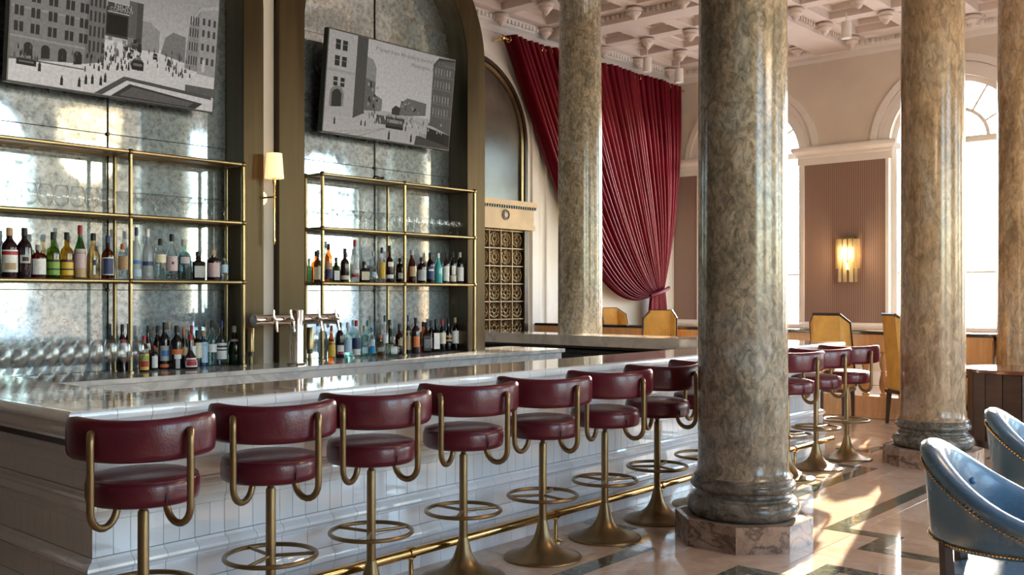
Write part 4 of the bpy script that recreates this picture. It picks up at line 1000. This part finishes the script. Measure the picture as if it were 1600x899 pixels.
counter_bottles([
 (191, 507, 13, 572, 'wine', 'wine', BK, [(.30, .60, W_), (.62, .68, RD)], 'dark bottle with black cap behind the glasses'),
 (201, 506, 13, 569, 'wine', 'wine', BK, [(.40, .60, RD)], 'dark bottle with red band behind the post'),
 (225, 525, 15, 581, 'wine', 'black', RD, [(.05, .50, YE), (.14, .30, RD, 50), (.32, .44, GN, 50)], 'bottle with red cap and yellow label'),
 (231, 509.6, 13, 570, 'slope', 'black', BK, [(.45, .60, W_, 30)], 'black bottle with small white label'),
 (241, 545, 12, 578.5, 'squat', 'black', RD, [(.10, .58, W_, 45)], 'short black bottle with white oval and red top'),
 (246, 509, 13, 569, 'wine', 'dkamber', BK, [(.3, .5, TN)], 'brown bottle in the back row'),
 (257, 504, 16, 577, 'wine', 'black', BK, [(.04, .11, OR), (.18, .50, GR_), (.28, .40, BL, 40)], 'black bottle with orange band'),
 (264, 503.5, 12, 567, 'round', 'clr', TN, [(.2, .5, RD)], 'clear bottle with gold cap at back'),
 (276, 509, 18, 577, 'wine', 'black', BK, [(.34, .46, OR), (.24, .34, W_, 35), (.02, .24, GR_, 20)], 'black bottle with orange and white label'),
 (287, 512, 12, 570, 'slope', 'dkamber', OR, [(.3, .5, TN)], 'brown bottle with copper neck'),
 (297.5, 523, 25, 576.5, 'bulb', 'wine', RD, [(.06, .32, W_, 50), (.10, .28, RD, 42)], 'round bellied bottle with red neck ribbon'),
 (299.5, 508.7, 12, 566, 'wine', 'amber', RD, [(.2, .5, W_)], 'bottle with tall red cap behind'),
 (308, 516.5, 14, 572, 'squat', 'dkamber', BK, [(.24, .66, CR)], 'amber bottle with cream label'),
 (317.5, 517, 14, 572, 'squat', 'navy', TN, [(.10, .68, LB)], 'blue bottle with pale blue label'),
 (331, 501, 15, 571.7, 'round', 'aqua', BK, [(.30, .48, W_)], 'clear green bottle with dark cap'),
 (346, 501, 17, 571, 'round', 'clr', NV, [(.14, .50, W_), (.40, .44, BK), (.33, .36, BK)], 'clear bottle with navy cap and white label'),
 (366, 509.6, 19, 570, 'slope', 'green', W_, [(.60, .66, PK, 60)], 'bright green bottle with silver cap')],
 'left counter', 'bottles on the left back counter')
counter_bottles([
 (498, 500, 20, 563, 'round', 'clr', GR_, [(.2, .5, LB, 30)], 'wide clear ribbed bottle'),
 (518, 509, 12, 563, 'slope', 'amber', RD, [(.10, .54, YE)], 'bottle with orange label and maroon foil'),
 (531, 504, 14, 559.5, 'wine', 'black', BK, [(.10, .36, W_, 48), (.10, .18, RD, 40)], 'black bottle with portrait label'),
 (543, 504, 13, 559, 'round', 'clr', GR_, [(.15, .52, LB)], 'clear bottle with glass stopper'),
 (556.5, 501, 13.5, 558, 'slope', 'clr', RD, [(.06, .22, W_), (.22, .52, NV)], 'clear bottle with purple label and red cap'),
 (569, 509, 12, 557, 'square', 'aqua', TN, [(.10, .30, LB)], 'square aqua bottle with cork'),
 (574.6, 501, 11, 553, 'wine', 'aqua', (.05, .25, .27), [(.2, .4, W_, 40)], 'pale bottle with teal cap'),
 (581, 512, 11, 557, 'slope', 'clr', BL, [(.10, .34, (.02, .30, .62)), (.36, .6, LB, 40)], 'clear bottle with bright blue label'),
 (594.5, 524, 16, 556, 'flask', 'gold', OR, [(.2, .4, GR_, 40)], 'squat pale gold bottle'),
 (601.5, 493, 12, 551, 'slim', 'clr', (.1, .15, .16), [(.3, .5, W_, 40)], 'tall slim clear bottle'),
 (609, 500, 13, 553, 'slope', 'dkgreen', BK, [(.1, .3, TN, 40)], 'dark green bottle with black cap'),
 (614.5, 528, 23, 557.5, 'flask', 'aqua', PK, [(.14, .50, W_, 34)], 'round aqua flask with white disc label'),
 (624, 507, 14, 554, 'round', 'red', BK, [(.3, .5, TN, 30)], 'red amber bottle with black stopper'),
 (637.5, 493, 9, 552, 'slim', 'dkgreen', BK, [(.1, .6, TN)], 'slender olive bottle beside the post'),
 (649.5, 497, 14, 552.5, 'wine', 'wine', BK, [(.18, .48, OR, 45)], 'dark red bottle with orange label'),
 (661, 503, 13, 548, 'round', 'amber', BK, [(.2, .5, W_, 40)], 'amber bottle at the back'),
 (666, 504, 15, 551.5, 'square', 'dkamber', BK, [(.08, .56, BK), (.16, .44, GR_)], 'square bottle with black and white label'),
 (673, 501, 11, 550.5, 'wine', 'dkamber', BK, [(.12, .46, PK)], 'brown bottle with pink label'),
 (681, 499, 13, 550.5, 'square', 'dkamber', BK, [(.10, .58, W_)], 'square brown bottle with white label'),
 (691, 499, 11.5, 549, 'wine', 'dkgreen', RD, [(.24, .58, CR)], 'dark bottle with red cap and cream label'),
 (700.5, 498, 12, 548, 'slope', 'dkamber', BK, [(.30, .36, TN, 50), (.42, .48, TN, 50)], 'brown bottle with gold stripes'),
 (711, 496.5, 12, 548, 'wine', 'dkamber', TN, [(.22, .60, W_)], 'brown bottle with large white label')],
 'right counter', 'bottles on the right back counter')

# ================================================================ glassware
balloon = MB().lathe([(.001, .002), (.036, .002), (.038, .004), (.012, .010), (.006, .018), (.006, .030), (.020, .036), (.038, .052), (.047, .075), (.048, .098), (.042, .130), (.034, .160)], 22).mesh('balloon_glass', M['glass'], True, 80)
martini = MB().lathe([(.001, .002), (.034, .002), (.036, .004), (.010, .009), (.004, .02), (.004, .085), (.008, .092), (.030, .118), (.054, .150)], 22).mesh('martini_glass', M['glass'], True, 80)
wine = MB().lathe([(.001, .002), (.035, .002), (.036, .004), (.010, .010), (.004, .02), (.004, .085), (.010, .092), (.030, .108), (.040, .135), (.040, .160), (.036, .19), (.031, .215)], 20).mesh('wine_glass', M['glass'], True, 80)
small = MB().lathe([(.001, .002), (.030, .002), (.031, .004), (.008, .009), (.004, .016), (.004, .05), (.012, .056), (.030, .075), (.034, .10), (.029, .135)], 20).mesh('small_glass', M['glass'], True, 80)
def glass_row(me, name, pxs, lab, where, group, Y=6.03, z=2.0105):
    for i, px in enumerate(pxs):
        o = link(name, me, None, (x_at(px, Y), Y, z), rnd.random() * 6); tag(o, '%s, %s from left on %s' % (lab, ORD[i], where), 'glass', group)
glass_row(balloon, 'balloon_glass', [3, 21, 46, 71, 96, 121, 144, 167], 'short stemmed balloon glass', 'left upper shelf', 'balloon glasses on the left shelf')
glass_row(martini, 'martini_glass', [194, 220, 243, 265, 288, 310, 331, 350], 'martini glass with flared bowl', 'left upper shelf', 'martini glasses on the left shelf')
glass_row(martini, 'martini_glass', [495, 512, 528, 544, 560, 576, 592, 607], 'tall martini glass with flared bowl', 'right upper shelf', 'martini glasses on the right shelf')
glass_row(small, 'cocktail_glass', [620, 634, 646, 658, 670, 682, 693, 704, 715, 726], 'small stemmed tasting glass', 'right upper shelf', 'tasting glasses on the right shelf')
for j in range(6):
    for i in range(13):
        Y = 5.605 + .086 * j; X = 2.02 + .086 * i + (.043 if j % 2 else 0)
        if X > x_at(222, Y) or X > 3.04: continue
        if j == 5 and 3.03 < X < 3.13: continue
        o = link('wine_glass', wine, None, (X, Y, 1.0005), rnd.random() * 6)
        tag(o, 'stemmed wine glass, %s from left in the front row of the crowd' % ORD[i] if j == 0 else 'clear stemmed wine glass behind the front row of the crowd on left counter', 'glass', 'wine glasses crowded on the left back counter')

# ---- beer tap and brass lamps on the back counter
tx, ty = x_at(463, 5.66), 5.66
t = thing('beer_tap', 'chrome T-shaped beer tap tower with four faucets on the back counter', 'beer tap', (tx, ty, 1.0))
MB().lathe([(.075, 0), (.075, .012), (.052, .02), (.050, .03), (.050, .385), (.047, .392), (.01, .394)], 28).build('tower', M['chrome'], t, True)
MB().tube([(-.33, 0, .325), (-.047, 0, .325)], .037, 20).tube([(.047, 0, .325), (.33, 0, .325)], .037, 20).build('cross_pipe', M['chrome'], t, True)
for s in (-1, 1): MB().tube([(s * .33, 0, .325), (s * .352, 0, .325)], .041, 20).build('end_cap', M['chrome'], t, True)
for x in (-.24, -.10, .14, .29):
    fa = MB().tube([(x, -.03, .325), (x, -.075, .325), (x, -.095, .31), (x, -.105, .27), (x + .006, -.11, .245)], [.014, .015, .014, .011, .009], 10).build('faucet', M['chrome'], t, True)
    hd = MB().tube([(x, -.078, .335), (x, -.075, .36), (x, -.073, .395)], [.010, .007, .009], 8).build('faucet_handle', M['chrome'], fa, True)
def canister(lab, px, Y, top, base, w):
    X = x_at(px, Y); d = depth(X, Y) / F_PX; zt = EYE + (HOR - top) * d; r = w * d / 2
    t = thing('brass_canister', lab, 'canister', (X, Y, 1.0005)); H = zt - 1.0
    MB().lathe([(r * .55, 0), (r * .6, .003), (r * .5, H * .24), (.5 * r, H * .25)], 20).build('foot', M['oldbrass'], t, True)
    MB().lathe([(r * .72, H * .24), (r * .72, H * .36)], 20).build('collar', M['black'], t, True)
    MB().lathe([(r * .9, H * .36), (r, H * .37), (r, H * .99), (r * .94, H), (r * .85, H * .97)], 24).build('cylinder', M['oldbrass'], t, True)
canister('slim brass canister beside the green bottle at the left mirror', 392, 5.93, 513, 570, 10)
canister('slim brass canister just right of the beer tap', 484, 5.90, 512, 560, 11)
canister('wide brass canister at the right end of the back counter', 735, 6.02, 505, 548, 14)

# ================================================================ red curtain
def curtain():
    t = thing('curtain', 'tall crimson velvet curtain tied back to the right', 'curtain', (0, 0, 0))
    nf, nu, nv = 34, 408, 70; YC = 9.74; v = []; f = []
    zt = 5.42
    lerp = lambda a, b, k: a + (b - a) * k
    for j in range(nv + 1):
        for i in range(nu + 1):
            u = i / nu; s = j / nv
            P0 = (11.02 + 4.95 * u, zt); k = u ** .75
            P1 = (lerp(12.25, 16.0, u), lerp(3.3, 4.1, u)); P2 = (lerp(13.15, 15.85, k), lerp(.95, 2.9, k)); P3 = (lerp(14.82, 15.42, u), lerp(1.46, 1.62, u))
            if s <= .8:
                q = s / .8; a = (1 - q) ** 3; b = 3 * q * (1 - q) ** 2; c = 3 * q * q * (1 - q); d = q ** 3
                x = a * P0[0] + b * P1[0] + c * P2[0] + d * P3[0]; z = a * P0[1] + b * P1[1] + c * P2[1] + d * P3[1]
                A = .085 * (1 - q) + .022 * q + .05 * q * (1 - q)
            else:
                q = (s - .8) / .2; x = lerp(P3[0], lerp(14.72, 15.58, u), q ** .6); z = lerp(P3[1], .25, q); A = .018 + .03 * q
            ph = 2 * pi * nf * u
            wob = 1 + .35 * sin(u * 23.0 + 1.3) + .2 * sin(u * 61)
            y = YC + A * wob * sin(ph + .5 * sin(3 * s + u * 9)) - .10 * (1 - u) * min(1, max(0, (s - .3) * 2)) 
            x += A * .35 * cos(ph)
            v.append((x, y, z))
    W = nu + 1
    for j in range(nv):
        for i in range(nu): f.append((j * W + i, j * W + i + 1, (j + 1) * W + i + 1, (j + 1) * W + i))
    MB().add(v, f).build('drape', M['velvet'], t, True, auto=180)
    p = [(14.80 + .01 * k, 9.64 - .05 * sin(pi * k / 62), 1.47 + .0025 * k) for k in range(0, 63, 3)]
    MB().tube(p, .035, 10).build('tie_back', M['velvet'], t, True)
curtain()
t = thing('curtain_rod', 'brass curtain rod with eyelet rings above the crimson curtain', 'curtain rod', (0, 0, 0))
MB().tube([(10.95, 9.74, 5.36), (16.1, 9.74, 5.36)], .02, 10).build('rod', M['brass'], t, True)
MB().ball((10.93, 9.74, 5.36), .045, 12, 8).build('finial', M['brass'], t, True)
MB().tube([(10.99, 9.74, 5.36), (10.99, 9.995, 5.36)], .015, 8).build('bracket', M['brass'], t, True)
rg = MB().ring(.042, .008, (0, 0, 0), 16, 6, 'x').mesh('ring', M['brass'], True)
for k in range(20): link('ring', rg, t, (11.08 + .25 * k, 9.74, 5.36))

# ================================================================ lamps
def can_lamp(lab, x, y, aim, en):
    t = thing('ceiling_spotlight', lab, 'lamp', (x, y, 0), 0, 'white cylinder spotlights on the coffered ceiling')
    MB().lathe([(.008, 5.42), (.008, 5.56)], 8).build('stem', M['trim'], t, True)
    MB().lathe([(.068, 5.19), (.072, 5.19), (.072, 5.42), (.066, 5.43), (.01, 5.43)], 24).build('can', M['trim'], t, True)
    MB().lathe([(.001, 5.20), (.060, 5.20)], 24).build('lens', M['bulb'], t, True)
    l = bpy.data.lights.new('spot_lamp', 'SPOT'); l.energy = en; l.color = (1, .86, .66); l.spot_size = radians(75); l.spot_blend = .6; l.shadow_soft_size = .05
    o = bpy.data.objects.new('spot_lamp', l); COL.objects.link(o); o.location = (x, y, 5.17)
    from mathutils import Vector
    o.rotation_euler = (Vector(aim) - Vector((x, y, 5.17))).to_track_quat('-Z', 'Y').to_euler()
can_lamp('white cylinder ceiling spotlight nearer the curtain, left of the pair', 13.65, 8.95, (13.2, 9.9, 1.5), 60)  # this pair is tilted at wall and curtain, replacing a sun patch
can_lamp('white cylinder ceiling spotlight near the curtain corner, right of the pair', 14.7, 8.98, (14.8, 9.9, 1.5), 60)
can_lamp('white cylinder ceiling spotlight above the window wall, seen right of nearest column', 13.75, 5.62, (13.75, 5.6, 0), 120)

# crystal wall light on the striped panel
zb = lambda y: EYE + (HOR - y) * 16.43 / F_PX
c = thing('crystal_sconce', 'lit two-tier glass slat sconce on the brown striped wall panel', 'lamp', (XW - .012, 6.56, 0))
MB().box(-.04, 0, -.12, .12, zb(440), zb(375)).build('back_plate', M['oldbrass'], c)
def slats(R, z0, z1, n, wd):
    for k in range(n):
        a = radians(-80 + 160 * k / (n - 1)); y = R * sin(a); x = -.03 - .12 * cos(a)
        tx_, ty_ = -sin(a) * -1, cos(a)
        ux, uy = .12 * sin(a), R * cos(a); L = math.hypot(ux, uy); ux, uy = ux / L * wd / 2, uy / L * wd / 2
        nx, ny = -uy / wd * .02, ux / wd * .02
        pts = [(x - ux, y - uy), (x + ux, y + uy), (x + ux + nx, y + uy + ny), (x - ux + nx, y - uy + ny)]
        MB().prism(pts, z0, z1).build('glass_slat', M['amberglass'], c)
slats(.19, zb(420), zb(374), 7, .066); slats(.145, zb(441), zb(412), 5, .066)
MB().box(-.16, 0, -.15, .15, zb(373.5), zb(371.5)).build('top_cap', M['oldbrass'], c)
for y, z in ((-.06, zb(392)), (.05, zb(390)), (0, zb(416))): MB().ball((-.08, y, z), .026, 10, 8, 2.2).build('bulb', M['bulb'], c, True)
l = bpy.data.lights.new('crystal_lamp', 'POINT'); l.energy = 14; l.color = (1, .74, .42); l.shadow_soft_size = .05
o = bpy.data.objects.new('crystal_lamp', l); COL.objects.link(o); o.location = (XW - .22, 6.56, zb(400))

# pleated drum pendants over the lounge (seen in the mirrors)
def pendant(lab, x, y):
    t = thing('drum_pendant', lab, 'lamp', (x, y, 0), 0, 'pleated drum pendants reflected in the mirrors')
    mb = MB(); n = 72; pr = [(.30, 3.28), (.34, 3.32), (.34, 3.66), (.30, 3.70)]; v = []; f = []
    for r, z in pr:
        for i in range(n): a = 2 * pi * i / n; rr = r * (1 + .03 * (i % 2)); v.append((rr * cos(a), rr * sin(a), z))
    for k in range(3):
        for i in range(n): f.append((k * n + i, k * n + (i + 1) % n, (k + 1) * n + (i + 1) % n, (k + 1) * n + i))
    mb.add(v, f).build('pleated_shade', M['pend'], t)
    MB().tube([(0, 0, 3.70), (0, 0, 5.94)], .012, 8).build('drop_rod', M['oldbrass'], t, True)
    MB().ring(.345, .012, (0, 0, 3.30), 48, 6).ring(.345, .012, (0, 0, 3.68), 48, 6).build('brass_hoop', M['oldbrass'], t, True)
    MB().box(-.30, .30, -.01, .01, 3.69, 3.70).build('cross_bar', M['oldbrass'], t)
    l = bpy.data.lights.new('pendant_lamp', 'POINT'); l.energy = 25; l.color = (1, .75, .48); l.shadow_soft_size = .3
    o = bpy.data.objects.new('pendant_lamp', l); COL.objects.link(o); o.location = (x, y, 3.15)
pendant('warm lit pleated drum pendant lamp reflected in the left mirror', 5.6, 1.0)
pendant('warm lit pleated drum pendant lamp reflected in the right mirror', 11.65, 1.0)

# ================================================================ blue leather tub chairs
def tub_chair(lab, cx_, cy_, rz):
    t = thing('tub_chair', lab, 'chair', (cx_, cy_, 0), rz, 'blue leather tub chairs')
    path = []; n = 40
    for i in range(n + 1):
        s = -1 + 2 * i / n; a_ = abs(s); sg = 1 if s >= 0 else -1
        if a_ < .62:
            an = s / .62 * radians(90); x, y = -.30 * cos(an), .31 * sin(an); nx, ny = -cos(an), sin(an)
        else:
            k = (a_ - .62) / .38; x, y = .27 * k, sg * (.31 - .02 * k * k); nx, ny = 0.06 * k, sg
        h = .645 + .262 * (.5 + .5 * cos(pi * min(1, a_ * 1.08))) ** 1.1
        path.append((x, y, nx, ny, h, s))
    ZB = .535
    def prof(h):
        e = h - ZB
        return [(-.05, ZB), (-.02, ZB - .004), (-.010, ZB + .02), (-.004, ZB + e * .35), (.006, ZB + e * .62), (.016, h - .045), (.024, h - .022), (.019, h - .002), (-.002, h + .009), (-.03, h + .009), (-.054, h - .005), (-.068, h - .028), (-.072, ZB + e * .55), (-.066, ZB + e * .25), (-.055, ZB + .01), (-.05, ZB)]
    K = len(prof(.7)); v = []; f = []
    for x, y, nx, ny, h, s in path:
        for o_, z in prof(h): v.append((x + nx * o_, y + ny * o_, z))
    for i in range(n):
        for k in range(K - 1): f.append((i * K + k, (i + 1) * K + k, (i + 1) * K + k + 1, i * K + k + 1))
    f.append(tuple(range(K - 1))); f.append(tuple(n * K + k for k in range(K - 2, -1, -1)))
    sh = MB().add(v, f).build('back_shell', M['blue'], t, True, auto=75)
    MB().lathe([(.001, .33), (.24, .33), (.265, .34), (.275, .37), (.268, .40), (.23, .412), (.1, .42), (.001, .422)], 36, (.02, 0)).build('seat_cushion', M['blue'], t, True, auto=60)
    MB().lathe([(.22, .28), (.245, .285), (.245, .33), (.22, .332)], 36, (.02, 0)).build('seat_rail', M['darkwood'], t, True)
    nm = MB()
    L = 0; pts = []
    for q, (o_, zf) in enumerate(((.019, lambda h: h - .058), (-.008, lambda h: ZB + .012))):
        m = 110
        for k in range(m):
            w_ = k / (m - 1) * n; i = min(n - 1, int(w_)); e = w_ - i
            A_, B_ = path[i], path[i + 1]; g = lambda c_: A_[c_] + (B_[c_] - A_[c_]) * e
            nm.ball((g(0) + g(2) * o_, g(1) + g(3) * o_, zf(g(4))), .0058, 6, 4)
    tag(nm.build('brass_nailheads', M['brass'], t, True), kind='stuff')
    for an, z in ((-48, .73), (-16, .76), (16, .76), (48, .73)):
        a = radians(an); MB().ball((-.230 * cos(a), .240 * sin(a), z), .015, 12, 8).build('button', M['blue'], t, True)
    for x, y in ((-.20, .20), (-.20, -.20), (.20, .285), (.20, -.285)):
        px_ = [(x * 1.18, y * 1.04, 0), (x * 1.05, y * .97, .22), (x * .98, y * .95, .38), (x * 1.03, y * .98, .55)]
        MB().tube(px_, [.017, .025, .028, .024], 4).build('leg', M['darkwood'], t)
def world_of(r, d): return d * CA + r * SA, d * SA - r * CA
def heading(right, fwd): return atan2(right * -CA + fwd * SA, right * SA + fwd * CA)
x, y = world_of(1.94, 3.80); tub_chair('blue leather tub chair with brass nailheads, nearer one at the lower right', x, y, heading(1, -.62))
x, y = world_of(2.72, 4.88); tub_chair('blue leather tub chair cut by the right edge, behind the nearer blue chair', x, y, heading(1, -.62))

# ================================================================ golden lounge chairs by the balustrade
def gold_chair(lab, x, y, rz):
    t = thing('golden_chair', lab, 'chair', (x, y, 0), rz, 'golden high-backed chairs by the balustrade'); t.scale = (.84, .80, 1.0)
    # local front is +x; faceted wing back with a pointed hexagonal outline
    def panel(p, q, name):
        # p: lower and upper corners on one edge, q: on the other
        (a0, a1), (b0, b1) = p, q
        off = .035
        from mathutils import Vector
        A0, A1, B0, B1 = map(Vector, (a0, a1, b0, b1)); nrm = (B0 - A0).cross(A1 - A0).normalized() * off
        v = [tuple(w_) for w_ in (A0, B0, B1, A1)] + [tuple(w_ + nrm) for w_ in (A0, B0, B1, A1)]
        MB().add(v, [(0, 1, 2, 3), (7, 6, 5, 4), (0, 4, 5, 1), (1, 5, 6, 2), (2, 6, 7, 3), (3, 7, 4, 0)]).build(name, M['gold'], t)
    bl, br_ = (-.24, .20, .42), (-.24, -.20, .42); tl, tr_ = (-.33, .19, 1.27), (-.33, -.19, 1.27)
    panel((br_, tr_), (bl, tl), 'back_panel')
    wl, wt = (.14, .30, .42), (-.14, .29, 1.17); panel((bl, tl), (wl, wt), 'wing_panel')
    wl2, wt2 = (.14, -.30, .42), (-.14, -.29, 1.17); panel((wl2, wt2), (br_, tr_), 'wing_panel')
    for a, b in ((wl, wt), (wl2, wt2), (wt, tl), (wt2, tr_), (tl, tr_)): MB().tube([a, b], .016, 6).build('wood_edging', M['darkwood'], t)
    MB().cbox(-.25, .26, -.27, .27, .40, .56, .02).build('seat', M['gold'], t)
    MB().box(-.25, .26, -.27, .27, .36, .40).build('seat_rail', M['darkwood'], t)
    for sx_, sy_ in ((-.21, .22), (-.21, -.22), (.22, .23), (.22, -.23)):
        e = 1.15
        v = [(sx_ * e - .016, sy_ - .016, 0), (sx_ * e + .016, sy_ - .016, 0), (sx_ * e + .016, sy_ + .016, 0), (sx_ * e - .016, sy_ + .016, 0), (sx_ - .028, sy_ - .028, .37), (sx_ + .028, sy_ - .028, .37), (sx_ + .028, sy_ + .028, .37), (sx_ - .028, sy_ + .028, .37)]
        MB().add(v, [(3, 2, 1, 0), (4, 5, 6, 7), (0, 1, 5, 4), (1, 2, 6, 5), (2, 3, 7, 6), (3, 0, 4, 7)]).build('leg', M['darkwood'], t)
x, y = at_d(1301, 11.55); gold_chair('golden high-backed chair seen from behind, beyond the far bar stools', x, y, heading(.55, .85))
x, y = at_d(1424, 11.2); gold_chair('golden high-backed chair mostly hidden behind the tan column', x, y, heading(1, .1))
x, y = at_d(1030, 13.5); gold_chair('golden chair facing the bar, rising above the far bar arm', x, y, heading(-.25, -1))
x, y = at_d(966, 15.9); gold_chair('golden chair beyond the balustrade cap, left below the curtain', x, y, heading(.5, -1))

# dark drum table and armchair at the right edge
x, y = at_d(1585, 9.6)
t = thing('drum_table', 'dark wood round drum table at the right edge before the column', 'table', (x, y, 0))
MB().lathe([(.001, .735), (.46, .735), (.475, .742), (.475, .768), (.468, .774), (.001, .774)], 48).build('table_top', pmat('glossy_mahogany', (.09, .03, .018), .12, var=.3, scale=4, coat=.4), t, True)
for k in range(16): 
    a0, a1 = 2 * pi * k / 16 + .01, 2 * pi * (k + 1) / 16 - .01; R = .42
    MB().prism([(R * cos(a0), R * sin(a0)), (R * cos(a1), R * sin(a1)), (.36 * cos(a1), .36 * sin(a1)), (.36 * cos(a0), .36 * sin(a0))], .08, .735).build('stave', M['darkwood'], t)
MB().lathe([(.36, 0), (.36, .09)], 32).build('toe_kick', M['black'], t, True)
x, y = at_d(1494, 10.5)
t = thing('armchair', 'dark framed armchair with golden seat beside the drum table', 'chair', (x, y, 0), heading(1, -.3))
MB().cbox(-.25, .25, -.25, .25, .33, .47, .03).build('seat', M['gold'], t)
MB().cbox(-.30, -.24, -.25, .25, .40, .92, .02).build('backrest', M['gold'], t)
for s in (-1, 1):
    MB().tube([(-.26, s * .27, .66), (0, s * .28, .64), (.2, s * .28, .645), (.26, s * .27, .67)], .018, 8).build('arm', M['darkwood'], t, True)
    for xx in (-.24, .22): MB().tube([(xx, s * .27, 0), (xx, s * .27, .66)], [.016, .022], 8).build('leg', M['darkwood'], t, True)
    MB().box(-.25, .24, s * .26 - .015, s * .26 + .015, .28, .34).build('side_rail', M['darkwood'], t)

# small things left on top of the right shelf
x = x_at(664, 6.02); o = MB().cbox(-.035, .035, -.02, .02, 0, .016, .004).build('small_box', paint(RD), None, loc=(x, 6.02, 2.4205)); tag(o, 'tiny flat red box on top of the right brass shelving', 'box')
x = x_at(592, 6.03); p = [(.05 * cos(a / 3) * (1 + .1 * sin(a)), .03 * sin(a / 3), .012 + .012 * (1 + sin(a * .7))) for a in range(0, 40)]
o = MB().tube(p, .006, 6).build('cable_coil', M['black'], None, True, loc=(x, 6.03, 2.4205)); tag(o, 'coil of dark cable on top of the right brass shelving', 'cable')
